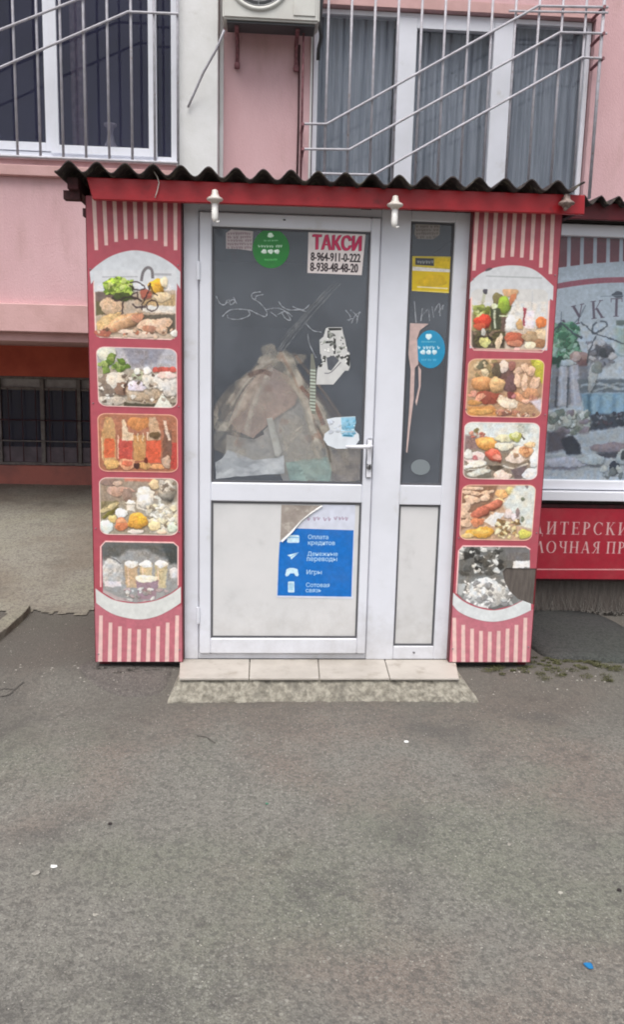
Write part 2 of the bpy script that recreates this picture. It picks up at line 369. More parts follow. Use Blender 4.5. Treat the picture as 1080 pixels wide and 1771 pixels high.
    def print_alpha(s, A, name, k0=.7):
        m = s.material(name, .5, 0.0); nt = m.node_tree; L = nt.links; b = nt.nodes['Principled BSDF']
        im = bpy.data.images.new(name+'_coverage', A.w, A.h, alpha=False, is_data=True); px = np.ones((A.h, A.w, 4), np.float32); px[..., :3] = np.clip(A.a[::-1], 0, 1)
        im.pixels.foreach_set(px.ravel()); im.update(); im.pack()
        t = N(nt, 'ShaderNodeTexImage'); t.image = im; t.extension = 'CLIP'
        g = N(nt, 'ShaderNodeNewGeometry'); n = N(nt, 'ShaderNodeTexNoise', Scale=26, Detail=7, Roughness=.75); L.new(g.outputs['Position'], n.inputs['Vector'])
        q = N(nt, 'ShaderNodeMapRange'); q.inputs[1].default_value = .3; q.inputs[2].default_value = .7; q.inputs[3].default_value = k0; q.inputs[4].default_value = 1.15
        L.new(n.outputs['Fac'], q.inputs[0]); mu = N(nt, 'ShaderNodeMath'); mu.operation = 'MULTIPLY'; mu.use_clamp = True
        L.new(t.outputs[0], mu.inputs[0]); L.new(q.outputs[0], mu.inputs[1]); L.new(mu.outputs[0], b.inputs['Alpha']); return m
    def uv(s, o):
        me = o.data; u = me.uv_layers.new(name='UVMap')
        for lp in me.loops:
            v = me.vertices[lp.vertex_index].co
            wv = o.matrix_world @ v if o.parent is None else v
            u.data[lp.index].uv = ((wv.x-s.x0)/(s.x1-s.x0), (wv.z-s.z0)/(s.z1-s.z0))
def glyph(ch):
    T, t, sf = .145, .05, .045; S_ = []
    def st(x, y0=0, y1=1, w=T): S_.append([[(x-w/2, y0), (x+w/2, y0), (x+w/2, y1), (x-w/2, y1)]])
    def dg(x0, y0, x1, y1, w): S_.append([[(x0-w/2, y0), (x0+w/2, y0), (x1+w/2, y1), (x1-w/2, y1)]])
    def hb(x0, x1, y_, w=t): S_.append([[(x0, y_-w/2), (x1, y_-w/2), (x1, y_+w/2), (x0, y_+w/2)]])
    def se(x, top=True, bot=True, w=.16):
        if bot: hb(x-w, x+w, sf/2, sf)
        if top: hb(x-w, x+w, 1-sf/2, sf)
    def arc(cx, cy, rx, ry, a0, a1, wx, wy, n=18):
        o = [(cx+rx*math.cos(R_(a0+(a1-a0)*i/n)), cy+ry*math.sin(R_(a0+(a1-a0)*i/n))) for i in range(n+1)]
        q = [(cx+(rx-wx)*math.cos(R_(a0+(a1-a0)*i/n)), cy+(ry-wy)*math.sin(R_(a0+(a1-a0)*i/n))) for i in range(n, -1, -1)]
        S_.append([o+q])
    if ch == 'П': st(.17); st(.67); hb(.1, .74, 1-t/2); se(.17); se(.67); W_ = .84
    elif ch == 'Н': st(.17); st(.67); hb(.17, .67, .5); se(.17); se(.67); W_ = .84
    elif ch == 'И': st(.17); st(.67); dg(.2, .1, .64, .9, .06); se(.17); se(.67); W_ = .84
    elif ch == 'К': st(.17); dg(.26, .48, .62, 1, .055); dg(.66, 0, .34, .58, .15); se(.17); hb(.5, .74, 1-sf/2, sf); hb(.54, .8, sf/2, sf); W_ = .78
    elif ch == 'Т': st(.36); hb(.03, .69, 1-t/2); se(.36, False); st(.05, .78, 1, .04); st(.67, .78, 1, .04); W_ = .72
    elif ch == 'Е': st(.17); hb(.1, .6, 1-t/2); hb(.1, .62, t/2); hb(.2, .48, .52); st(.59, .78, 1, .04); st(.61, 0, .24, .04); st(.48, .42, .62, .035); hb(.01, .2, 1-sf/2, sf); hb(.01, .2, sf/2, sf); W_ = .66
    elif ch == 'Р': st(.17); arc(.27, .73, .32, .27, -90, 90, .14, .05); se(.17); hb(.17, .3, 1-t/2); hb(.17, .3, .48); W_ = .64
    elif ch == 'С': arc(.42, .5, .40, .52, 42, 318, .14, .05); st(.70, .7, .96, .04); W_ = .76
    elif ch == 'О': arc(.43, .5, .42, .52, 0, 360, .15, .05, 30); W_ = .88
    elif ch == 'Д': dg(.16, .05, .42, 1, .055); dg(.66, .05, .42, 1, .15); hb(.04, .82, .06); st(.05, -.18, .06, .045); st(.81, -.18, .06, .045); hb(.3, .5, 1-sf/2, sf); W_ = .86
    elif ch == 'У': dg(.38, .34, .12, 1, .15); dg(.22, 0, .62, 1, .055); hb(0, .28, 1-sf/2, sf); hb(.5, .74, 1-sf/2, sf); hb(.1, .34, .03, .06); W_ = .74
    elif ch == 'Л': dg(.12, 0, .40, 1, .055); dg(.66, 0, .42, 1, .15); hb(0, .24, sf/2, sf); hb(.54, .8, sf/2, sf); W_ = .8
    elif ch == 'А': dg(.12, 0, .40, 1, .055); dg(.66, 0, .42, 1, .15); hb(.22, .56, .33); hb(0, .24, sf/2, sf); hb(.54, .8, sf/2, sf); W_ = .8
    elif ch == 'Ч': st(.6); se(.6); arc(.42, .72, .31, .30, 180, 300, .13, .05); st(.175, .7, 1, .13); hb(.03, .32, 1-sf/2, sf); W_ = .76
    elif ch == 'Я': st(.52); arc(.44, .73, .34, .27, 90, 270, .14, .05); se(.52); hb(.4, .52, 1-t/2); hb(.4, .52, .48); dg(.12, 0, .4, .48, .08); hb(0, .2, sf/2, sf); W_ = .7
    elif ch == 'М': st(.12, w=.05); st(.82); dg(.46, .08, .16, 1, .14); dg(.46, .08, .8, 1, .05); se(.12, w=.12); se(.82); W_ = 1.0
    elif ch == 'Ц': st(.17); st(.67); hb(.1, .78, t/2); se(.17, bot=False); se(.67, bot=False); st(.79, -.18, .05, .045); W_ = .86
    elif ch == 'Ы': st(.17); arc(.27, .27, .3, .27, -90, 90, .14, .05); se(.17); st(.8); se(.8); W_ = .98
    else: W_ = .5
    return S_, W_
# ================================================================== GROUND
def sst(a, b, x): t = min(max((x-a)/(b-a), 0), 1); return t*t*(3-2*t)
def gz(x, y_):
    z = .07*sst(-.275, -.0, y_)
    if x < .2: z += max(0, y_-.86)*.092 if y_ < 6 else .47
    n = mnoise.noise((x*1.3, y_*1.3, 0))*.006+mnoise.noise((x*5, y_*5, 3))*.0025
    return z+n*(1 if y_ > -6 else .5)
def axis(lo, hi, a, b, st, big):
    v = list(np.arange(a, b, st)); q = a; s_ = st
    while q > lo: s_ *= big; q -= s_; v.insert(0, q)
    q = v[-1]; s_ = st
    while q < hi: s_ *= big; q += s_; v.append(q)
    return v
def sheet(name, xs, ys, zf, m, keep=None):
    vs = [(x, y_, zf(x, y_)) for y_ in ys for x in xs]; nx = len(xs); fs = []
    for j in range(len(ys)-1):
        for i in range(nx-1):
            if keep is None or keep((xs[i]+xs[i+1])/2, (ys[j]+ys[j+1])/2): fs.append((j*nx+i, j*nx+i+1, (j+1)*nx+i+1, (j+1)*nx+i))
    me = bpy.data.meshes.new(name); me.from_pydata(vs, [], fs); me.materials.append(m)
    for q in me.polygons: q.use_smooth = True
    o = bpy.data.objects.new(name, me); COL.objects.link(o); o['kind'] = 'structure'; return o

def asphalt_mat(name, base, dark, warm, green, speck, bump=.8, fine=1.0, darker_band=False):
    m = bpy.data.materials.new(name); m.use_nodes = True; nt = m.node_tree; L = nt.links; b = nt.nodes['Principled BSDF']
    b.inputs['Roughness'].default_value = .93; b.inputs['Specular IOR Level'].default_value = .25
    g = N(nt, 'ShaderNodeNewGeometry'); P = g.outputs['Position']
    def noise(sc, det, off=0, rg=.6):
        mp = N(nt, 'ShaderNodeMapping'); mp.inputs['Location'].default_value = (off, off*1.7, 0); L.new(P, mp.inputs[0])
        n = N(nt, 'ShaderNodeTexNoise', Scale=sc, Detail=det, Roughness=rg); L.new(mp.outputs[0], n.inputs['Vector']); return n.outputs['Fac']
    def rng(s_, a, c, lo=0., hi=1.):
        q = N(nt, 'ShaderNodeMapRange'); q.interpolation_type = 'SMOOTHSTEP'
        for i, v in zip((1, 2, 3, 4), (a, c, lo, hi)): q.inputs[i].default_value = v
        L.new(s_, q.inputs[0]); return q.outputs[0]
    def mix(f_, a, c, mode='MIX'):
        x = N(nt, 'ShaderNodeMix'); x.data_type = 'RGBA'; x.blend_type = mode
        if isinstance(f_, float): x.inputs[0].default_value = f_
        else: L.new(f_, x.inputs[0])
        for i, v in ((6, a), (7, c)):
            if isinstance(v, tuple): x.inputs[i].default_value = v
            else: L.new(v, x.inputs[i])
        return x.outputs[2]
    c = mix(rng(noise(1.1, 4), .42, .62), lin(base), lin(warm))
    c = mix(rng(noise(.8, 5, 5), .48, .66), c, lin(green))
    c = mix(rng(noise(2.6, 6, 9), .52, .74, 0, .75), c, lin(dark))
    # stones of the wearing course
    for sc, th, amt, off in ((110, .66, .42, 0), (230, .55, .42, 3), (70, .86, .38, 7)):
        v = N(nt, 'ShaderNodeTexVoronoi', Scale=sc); mp = N(nt, 'ShaderNodeMapping'); mp.inputs['Location'].default_value = (off, off, 0)
        L.new(P, mp.inputs[0]); L.new(mp.outputs[0], v.inputs['Vector'])
        sx = N(nt, 'ShaderNodeSeparateColor'); L.new(v.outputs['Color'], sx.inputs[0])
        hit = rng(sx.outputs[0], th, th+.06)
        dd = rng(v.outputs['Distance'], .30, .48, 1, 0)
        mu = N(nt, 'ShaderNodeMath'); mu.operation = 'MULTIPLY'; L.new(hit, mu.inputs[0]); L.new(dd, mu.inputs[1])
        m2 = N(nt, 'ShaderNodeMath'); m2.operation = 'MULTIPLY'; L.new(mu.outputs[0], m2.inputs[0]); L.new(rng(noise(1.7, 3, off+2), .38, .65, amt*.35*fine, amt*fine), m2.inputs[1])
        c = mix(m2.outputs[0], c, lin(speck))
        lo_ = N(nt, 'ShaderNodeMath'); lo_.operation = 'MULTIPLY'; L.new(rng(sx.outputs[1], .72, .8), lo_.inputs[0]); lo_.inputs[1].default_value = .42
        c = mix(lo_.outputs[0], c, lin(dark))
    if darker_band:                                            # ground colour darkens towards the foot of the shop, edge broken by noise
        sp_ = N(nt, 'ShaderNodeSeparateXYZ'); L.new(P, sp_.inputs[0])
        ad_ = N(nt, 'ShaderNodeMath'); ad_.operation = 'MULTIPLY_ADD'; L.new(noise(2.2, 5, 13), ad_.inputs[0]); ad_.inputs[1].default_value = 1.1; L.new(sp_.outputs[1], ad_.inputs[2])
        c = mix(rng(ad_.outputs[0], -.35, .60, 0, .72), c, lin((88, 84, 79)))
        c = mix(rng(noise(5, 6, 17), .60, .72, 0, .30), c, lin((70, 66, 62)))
    grain = rng(noise(330, 3, 1), .3, .7, .84, 1.14)
    cm = N(nt, 'ShaderNodeCombineColor'); [L.new(grain, cm.inputs[i]) for i in range(3)]
    c = mix(1.0, c, cm.outputs[0], 'MULTIPLY'); L.new(c, b.inputs['Base Color'])
    v = N(nt, 'ShaderNodeTexVoronoi', Scale=120); L.new(P, v.inputs['Vector'])
    ad = N(nt, 'ShaderNodeMath'); ad.operation = 'ADD'; L.new(v.outputs['Distance'], ad.inputs[0]); L.new(noise(40, 6), ad.inputs[1])
    bp = N(nt, 'ShaderNodeBump', Strength=bump, Distance=.004); L.new(ad.outputs[0], bp.inputs['Height']); L.new(bp.outputs[0], b.inputs['Normal'])
    return m
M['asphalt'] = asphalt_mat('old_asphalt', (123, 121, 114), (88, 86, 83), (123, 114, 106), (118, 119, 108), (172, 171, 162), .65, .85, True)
M['pave'] = asphalt_mat('worn_concrete_pavement', (146, 143, 132), (100, 95, 88), (132, 124, 112), (150, 148, 132), (170, 166, 154), .4, .2)
M['patch'] = asphalt_mat('dark_asphalt_patch', (70, 71, 70), (50, 51, 51), (78, 77, 75), (74, 77, 73), (112, 116, 116), .4, .25)
M['patch2'] = asphalt_mat('purple_grey_patch', (100, 95, 91), (78, 75, 72), (104, 96, 92), (96, 93, 87), (160, 154, 148), .7, .7)

XS = axis(-60, 60, -3.2, 3.4, .06, 1.35); YS = axis(-60, 60, -3.2, 5.2, .06, 1.35)
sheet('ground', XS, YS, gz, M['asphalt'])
def pave_keep(x, y_):
    return y_ > .90+.09*mnoise.noise((x*3, 0, 1))+.08*mnoise.noise((x*11, 2, 1))+.05*mnoise.noise((x*31, 2, 7)) and x < -.3
sheet('pavement', list(np.arange(-8, -4, .2))+list(np.arange(-4, -.2, .025)), list(np.arange(.75, 1.2, .02))+list(np.arange(1.2, 5.0, .06)), lambda x, y_: gz(x, y_)+.007, M['pave'], pave_keep)
# dark patch of newer asphalt in front of the shop window, rounded outline
def patch_obj(name, pts, m, h):
    q = smooth(pts+[pts[0]], 5)[:-1]; b = MB(); n = len(q)
    cx = sum(a[0] for a in q)/n; cy = sum(a[1] for a in q)/n
    rings = []
    for k, (f_, hz) in enumerate(((1, 0), (.985, h), (.8, h*1.2), (.5, h*1.4), (.2, h*1.4))):
        rings.append([(cx+(x-cx)*f_, cy+(y_-cy)*f_, gz(cx+(x-cx)*f_, cy+(y_-cy)*f_)+hz+(.0 if k else -.004)) for x, y_ in q])
    vs = [v for R in rings for v in R]; fs = [(i*n+k, i*n+(k+1) % n, (i+1)*n+(k+1) % n, (i+1)*n+k) for i in range(4) for k in range(n)]+[tuple(4*n+k for k in range(n))]
    b.add(vs, fs); o = b.build(name, m, sm=True); o['kind'] = 'structure'; return o
patch_obj('asphalt_patch', [atz(a, c, .075) for a, c in ((900, 1066), (930, 1059), (985, 1060), (1035, 1068), (1075, 1086), (1110, 1110), (1140, 1135), (1085, 1146), (1010, 1142), (955, 1139), (925, 1124), (905, 1100))], M['patch'], .022)
patch_obj('concrete_patch', [(-.82, .12), (-.45, .12), (-.43, -.16), (-.60, -.21), (-.76, -.13), (-.86, .0)], M['patch2'], .002)

# kerb along the edge of the pavement at the far left
k = thing('kerb_stone', (-1.4, .5, .07), 'narrow weathered concrete kerb lying at the far left edge beside the pavement', 'kerb')
b = MB(); N_ = 8
pr = []
for i in range(N_+1):
    y_ = .12+i/N_*.80; x = -1.45+.03*i/N_+random.uniform(-.004, .004)
    pr += [(x, y_, gz(x, y_)-.01), (x+.09, y_, gz(x, y_)-.01), (x+.085+random.uniform(-.006, .006), y_, gz(x, y_)+.04), (x+.004, y_, gz(x, y_)+.043+random.uniform(-.004, .004))]
b.add(pr, [(i*4+a, i*4+(a+1) % 4, i*4+4+(a+1) % 4, i*4+4+a) for i in range(N_) for a in range(4)]+[(0, 1, 2, 3), (N_*4+3, N_*4+2, N_*4+1, N_*4)])
b.build('kerb_body', M['pave'], k, .003)

# ================================================================== APARTMENT BUILDING behind
def wall(name, m, parent, X0, X1, Z0, Z1, Y0, Y1, holes):
    xs = sorted({X0, X1}|{h for a in holes for h in a[:2]}); zs = sorted({Z0, Z1}|{h for a in holes for h in a[2:]})
    b = MB(); vid = {}; V = []; Fc = []
    def vv(x, y_, z):
        if (x, y_, z) not in vid: vid[(x, y_, z)] = len(V); V.append((x, y_, z))
        return vid[(x, y_, z)]
    def solid(i, j):
        if i < 0 or j < 0 or i >= len(xs)-1 or j >= len(zs)-1: return False
        cx, cz = (xs[i]+xs[i+1])/2, (zs[j]+zs[j+1])/2
        return not any(a[0] < cx < a[1] and a[2] < cz < a[3] for a in holes)
    for i in range(len(xs)-1):
        for j in range(len(zs)-1):
            if not solid(i, j): continue
            a, c, e, g_ = xs[i], xs[i+1], zs[j], zs[j+1]
            Fc.append((vv(a, Y0, e), vv(c, Y0, e), vv(c, Y0, g_), vv(a, Y0, g_))); Fc.append((vv(a, Y1, e), vv(a, Y1, g_), vv(c, Y1, g_), vv(c, Y1, e)))
            if not solid(i-1, j): Fc.append((vv(a, Y0, e), vv(a, Y0, g_), vv(a, Y1, g_), vv(a, Y1, e)))
            if not solid(i+1, j): Fc.append((vv(c, Y0, e), vv(c, Y1, e), vv(c, Y1, g_), vv(c, Y0, g_)))
            if not solid(i, j-1): Fc.append((vv(a, Y0, e), vv(a, Y1, e), vv(c, Y1, e), vv(c, Y0, e)))
            if not solid(i, j+1): Fc.append((vv(a, Y0, g_), vv(c, Y0, g_), vv(c, Y1, g_), vv(a, Y1, g_)))
    b.v, b.f = V, Fc
    return b.build(name, m, parent)
bl = thing('apartment_building', (0, 2.7, .4), 'pink rendered apartment building with barred windows rising behind the red shop porch', 'building')
YW = 2.7
LW = (-3.3, -.64, 3.04, 4.75); RW = (.36, 2.50, 2.55, 4.19)
wall('wall', M['pink'], bl, -7, 7, 1.775, 7.5, YW, YW+.35, [LW, RW])
box('cornice', M['pink_trim'], bl, -7, -.2, YW-.07, YW, 1.765, 1.975, bevel=.006)
box('ledge', M['pink_trim'], bl, -7, -.66, YW-.05, YW, 2.90, 2.975, bevel=.004)
box('soffit', M['pink_trim'], bl, -7, 7, YW+.004, 4.2, 1.70, 1.768)
pl = box('pilaster', M['white_wall'], bl, -.632, -.335, YW-.16, YW, 1.98, 7.5, bevel=.004)
box('corner_strip', M['white_wall'], bl, -.33, -.30, YW-.02, YW-.002, 1.98, 7.5, bevel=.002)
# recessed basement storey
bw = [(-2.503, -1.72, .575, 1.405)]
bh = [(-3.4, -1.55, .575, 1.415)]
wall('basement_wall', M['redband'], bl, -7, -.5, .58, 1.70, 4.2, 4.5, [(-3.4, -.9, .5, 1.415)])
box('basement_plinth', M['plinth'], bl, -7, -.5, 4.17, 4.5, .2, .56, bevel=.004)
box('basement_back', M['dark'], bl, -7, -.4, 4.9, 5.0, .2, 1.7)
bwin = pieces([(-3.4, -.9, 4.2, 4.25, .562, .59), (-3.4, -.9, 4.2, 4.25, 1.285, 1.31), (-3.4, -.9, 4.2, 4.25, 1.39, 1.413)], 'window', M['frame_grey'], bl)
bwin['label'] = 'dark barred basement window under the overhang'
for x in (-3.05, -2.50, -2.09, -1.745, -1.33): box('mullion', M['frame_grey'], bwin, x-.018, x+.018, 4.185, 4.25, .591, 1.389)
for x0, x1 in ((-3.03, -2.52), (-2.48, -2.11), (-2.07, -1.765), (-1.725, -1.35)):
    box('pane', M['ventpane'] if 'ventpane' in M else M.setdefault('ventpane', mat('frosted_vent_pane', (150, 146, 144), .5, (128, 122, 122), 9)), bwin, x0, x1, 4.225, 4.235, 1.311, 1.389)
    box('pane', M['navyglass'], bwin, x0, x1, 4.225, 4.235, .74, 1.284)
    box('pane', M.setdefault('kickpane', mat('dull_purple_panel', (104, 92, 100), .6, (84, 76, 82), 12)), bwin, x0, x1, 4.22, 4.235, .592, .738)
for x in list(np.arange(-3.3, -.95, .128)): MB().tube([(x, 4.17, .60), (x, 4.17, 1.30)], .005, 6).build('bar', M['rafter'], bwin)
MB().tube([(-3.4, 4.165, .80), (-.95, 4.165, .80)], .007, 6).build('rail', M['frame_grey'], bwin)
MB().tube([(-3.4, 4.165, 1.0), (-.95, 4.165, 1.0)], .006, 6).build('rail', M['rafter'], bwin)

# upper left window
zg = 3.165
def frame_ring(x0, x1, z0, z1, t, y0, y1): return [(x0, x0+t, y0, y1, z0, z1), (x1-t, x1, y0, y1, z0, z1), (x0+t, x1-t, y0, y1, z0, z0+t), (x0+t, x1-t, y0, y1, z1-t, z1)]
lw = pieces(frame_ring(-3.3, -.645, 3.045, 4.75, .05, YW+.06, YW+.12), 'window', M['pvc'], bl)
lw['label'] = 'dark blue window with white frame, upper left'
for X0, X1, Z0, yy in ((-3.24, -1.565, 3.10, .05), (-1.585, -.80, 3.085, .035)):
    pieces(frame_ring(X0, X1, Z0, 4.69, .06, YW+yy, YW+yy+.05), 'sash', M['pvc'], lw)
    box('pane', M['navyglass'], lw, X0+.058, X1-.058, YW+yy+.02, YW+yy+.026, Z0+.058, 4.635)
box('pane', M['navyglass'], lw, -.80, -.69, YW+.085, YW+.091, 3.09, 4.7)
box('sill', M['pvc'], lw, -3.3, -.642, YW-.045, YW+.06, 3.022, 3.043, bevel=.004)
box('reveal', M['white_wall'], lw, -.643, -.6325, YW-.03, YW+.2, 3.04, 4.75)
# upper right window
rw = pieces(frame_ring(.37, 2.49, 2.56, 4.185, .035, YW+.05, YW+.12), 'window', M['pvc'], bl)
rw['label'] = 'three-part white window with grey curtains, upper right'
for a, c in ((.995, 1.145), (1.735, 1.895)): box('mullion', M['pvc'], rw, a, c, YW+.035, YW+.12, 2.596, 4.149, bevel=.004)
box('sash', M['pvc'], rw, 1.146, 1.734, YW+.04, YW+.1, 4.08, 4.148)
for a, c, t in ((.406, .994, 4.149), (1.146, 1.734, 4.079), (1.896, 2.454, 4.149)): box('pane', M['upglass'], rw, a, c, YW+.08, YW+.086, 2.596, t)
box('reveal', M['white_wall'], rw, .345, .3595, YW-.015, YW+.05, 2.55, 4.19)
box('lintel', M['pink_trim'], rw, .36, 2.5, YW-.01, YW+.06, 4.192, 4.26)
# rooms behind the windows
for nm, X0, X1, Z0, Z1 in (('room', -3.6, -.4, 2.6, 5.0), ('room', .1, 2.9, 2.4, 4.6)):
    b = MB(); Y1 = YW+1.8
    b.add([(X0, YW+.36, Z0), (X1, YW+.36, Z0), (X1, Y1, Z0), (X0, Y1, Z0), (X0, YW+.36, Z1), (X1, YW+.36, Z1), (X1, Y1, Z1), (X0, Y1, Z1)],
          [(0, 3, 2, 1), (4, 5, 6, 7), (1, 2, 6, 5), (2, 3, 7, 6), (3, 0, 4, 7)]); b.build(nm, M['room'], bl)
def curtain(name, x0, x1, z0, z1, y_, m, amp, label, per=.075):
    b = MB(); n = int((x1-x0)/.012); vs = []
    for i in range(n+1):
        x = x0+(x1-x0)*i/n; ph = x/per*2*math.pi+1.3*math.sin(x*5)
        for j, z in enumerate((z0, (z0+z1)/2, z1)): vs.append((x+.01*math.sin(ph*.5)*(1-j/2), y_+amp*math.sin(ph+.4*(1-j/2)*math.sin(x*9))*(1-.4*j/2), z))
    b.add(vs, [(i*3+j, i*3+3+j, i*3+4+j, i*3+1+j) for i in range(n) for j in range(2)])
    return tag(b.build(name, m, sm=True), label, 'curtain')
curtain('curtain', .38, .99, 2.5, 4.4, YW+.17, M['curtain'], .016, 'grey sheer curtain behind the left pane of the upper right window')
curtain('curtain', 1.03, 1.82, 2.5, 4.4, YW+.19, M['curtain'], .02, 'grey sheer curtain behind the middle pane of the upper right window', .09)
curtain('curtain', 1.86, 2.50, 2.5, 4.4, YW+.17, M['curtain'], .017, 'grey sheer curtain behind the right pane of the upper right window', .07)
curtain('curtain', -1.47, -1.34, 3.1, 4.7, YW+.2, M['curtainbrown'], .01, 'narrow beige curtain strip in the upper left window', .05)
# small pale figure on the sill inside
fg = MB().lathe([(.055, 0), (.07, .03), (.055, .09), (.03, .14), (.022, .2), (.03, .235), (.05, .25), (.05, .262), (.02, .27)], (-1.18, YW+.24, 3.10), 14)
tag(fg.build('ornament', M['cardgrey'], sm=True), 'small pale ornament standing inside the upper left window', 'ornament')

# window grilles
gr = thing('window_grille', (-1.2, 2.5, 3.0), 'pale grey metal bars across the dark upper left window', 'window grille')
YG = 2.5
for px_ in (-52, -11, 30.5, 70, 109.5, 149, 189, 229, 268, 308):
    x, _ = at(px_, 278, YG); MB().tube([(x, YG, 2.985), (x, YG, 4.75)], .0095, 8).build('bar', M['grille'], gr, sm=True)
def bent(pts, Y, parent, rad=.0095):
    q = [(*at(a, c, Y),) for a, c in pts]; MB().tube([(x, Y-.019, z) for x, z in q], rad, 8).build('rail', M['grille'], parent)
bent([(-60, 145), (0, 119), (222, 22.5), (309, 26)], YG, gr); bent([(-60, 80), (0, 54), (138, 0), (180, -17), (309, -12)], YG, gr)
x, z = at(-60, 269, YG); MB().tube([(x, YG-.019, 2.99), (-.62, YG-.019, 2.99)], .0095, 8).build('rail', M['grille'], gr)
for z_ in (3.0, 4.3): MB().tube([(-.625, YG, z_), (-.625, YW-.162, z_)], .008, 6).build('anchor', M['grille'], gr)
gr = thing('window_grille', (1.4, 2.5, 3.0), 'pale grey grille with three slanting rails over the curtained upper right window', 'window grille')
for i in range(12):
    x, _ = at(561+39.25*i, 318, YG); MB().tube([(x, YG, 2.90), (x, YG, 4.6)], .0095, 8).build('bar', M['grille'], gr, sm=True)
bent([(522, 215.5), (565, 216), (930, 12.5), (1051, 14.5)], YG, gr)
bent([(522, 259), (604, 260), (968, 58), (1049, 60)], YG, gr)
bent([(541, 301), (646, 303.5), (1006, 101), (1045, 103)], YG, gr)
bent([(880, 21), (1051, 24)], YG, gr, .008)
x, _ = at(1042, 60, YG); MB().tube([(x, YG, 2.86), (x, YG, 4.6)], .013, 8).build('post', M['grille'], gr, sm=True)
x, _ = at(523, 200, YG); MB().tube([(x, YG+.03, 2.86), (x, YG+.03, 4.6)], .008, 8).build('post', M['steelpink'], gr, sm=True)
for px_, py_ in ((524, 216), (524, 259), (1044, 14), (1043, 60), (1042, 103)):
    x, z = at(px_, py_, YG); MB().tube([(x, YG-.03, z), (x, YW, z)], .012, 8).build('anchor', M['steelpink'], gr)

# air conditioner
ac = thing('air_conditioner', (.05, 2.5, 3.92), 'white outdoor air conditioner unit on two brackets between the upper windows', 'air conditioner')
X0, X1, Z0, Z1, Y0, Y1 = -.297, .385, 3.938, 4.49, 2.37, 2.60
cs = MB().box(X0, X1, Y0+.012, Y1, Z0, Z1).build('casing', M['ac'], ac, .014, seg=3)
cx, cz = -.045, 4.222
n = 36; b = MB(); ri, ro = .205, .235
b.add([(cx+r_*math.cos(2*math.pi*i/n), y_, cz+r_*math.sin(2*math.pi*i/n)) for r_, y_ in ((ro, Y0+.012), (ro-.01, Y0-.004), (ri, Y0-.004), (ri, Y0+.014)) for i in range(n)],
      [(k_*n+i, k_*n+(i+1) % n, (k_+1)*n+(i+1) % n, (k_+1)*n+i) for k_ in range(3) for i in range(n)]); b.build('fan_ring', M['ac'], ac, sm=True)
MB().add([(cx+.206*math.cos(2*math.pi*i/n), Y0+.0085, cz+.206*math.sin(2*math.pi*i/n)) for i in range(n)], [tuple(range(n))]).build('fan_opening', M['acdark'], ac)
fgm = MB()
for i in range(7):
    rr = .03+.028*i; fgm.tube([(cx+rr*math.cos(t/16*math.pi), Y0, cz+rr*math.sin(t/16*math.pi)) for t in range(33)], .0028, 5, False)
for i in range(12): a = i*math.pi/6; fgm.tube([(cx+.03*math.cos(a), Y0-.002, cz+.03*math.sin(a)), (cx+.2*math.cos(a), Y0-.002, cz+.2*math.sin(a))], .0026, 5)
fgm.build('fan_guard', M['steel'], ac)
box('service_cover', M['ac'], ac, .20, .355, Y0+.004, Y0+.013, 3.975, 4.44, bevel=.003)
box('base_rail', M['acdark'], ac, X0+.03, X1-.03, Y0+.04, Y1-.02, 3.922, 3.9375)
for x in (-.20, .235):
    br = pieces([(x-.014, x+.014, Y0+.08, YW, 3.905, 3.9215), (x-.014, x+.014, YW-.012, YW-.001, 3.72, 3.9045)], 'bracket', M['steelpink'], ac)
    MB().tube([(x, YW-.02, 3.74), (x, Y0+.2, 3.905)], .007, 6).build('brace', M['steelpink'], br)
    MB().lathe([(.018, 0), (.022, .02), (.018, .04)], (x, YW-.035, 3.71), 10).build('bolt', M['steelpink'], br)
tag(MB().tube([(.405, 2.62, 4.5), (.41, 2.55, 4.2), (.395, 2.56, 4.0), (.415, 2.6, 3.93), (.40, 2.66, 3.87), (.40, YW-.02, 3.8)], .014, 8).build('refrigerant_pipe', M['acdark'], ac, sm=True))
q = [at(388, 52, 2.3), at(375, 84, 2.35), at(352, 125, 2.42), at(335, 163, 2.5), at(325, 186, 2.52)]
tag(MB().tube([(x, Y_, z) for (x, z), Y_ in zip(q, (2.3, 2.35, 2.42, 2.5, 2.52))], .0085, 8).build('drain_hose', M['grille'], sm=True), 'thin grey drain hose hanging slantwise from the air conditioner in front of the white pilaster', 'hose')
x, z = at(518, 92, 2.68)
tag(MB().tube([(x, 2.685, 3.9), (x+.004, 2.688, 3.4), (x, 2.685, 2.8)], .007, 6).build('wall_cable', M['rafter'], sm=True), 'thin dark cable running down the pink wall right of the air conditioner', 'cable')

# ================================================================== PORCH
po = thing('entrance_porch', (.3, 0, .08), 'shop entrance porch with red fascia board and dark corrugated roof', 'porch')
PX0, PX1 = -.77, 1.37
for a, c in ((PX0, PX0+.05), (PX1-.05, PX1)): box('side_wall', M['maroon'], po, a, c, .055, 2.69, .03, 2.24)
box('ceiling', M['dark'], po, PX0+.05, PX1-.05, .13, 2.69, 2.25, 2.29)
box('back_wall', M['dark'], po, PX0+.05, PX1-.05, 2.0, 2.05, .03, 2.25)
box('floor_slab', M['dark'], po, PX0+.05, PX1-.05, .06, 2.0, .02, .095)
box('header_board', M['maroon'], po, PX0, PX1, .0545, .12, 2.252, 2.30)
b = MB().prism([(-.752, 2.306), (1.433, 2.314), (1.437, 2.232), (-.728, 2.216)], -.10, -.072)
fb = b.build('fascia_board', M['red'], po, .003)
pieces([(1.405, 1.433, -.071, 2.6, 2.245, 2.312)], 'rafter', M['rafter'], po)
for x in (-.84, -.20, .45, 1.05): box('rafter', M['rafter'], po, x, x+.045, -.0715, 2.66, 2.245 if x > -.8 else 2.262, 2.309)
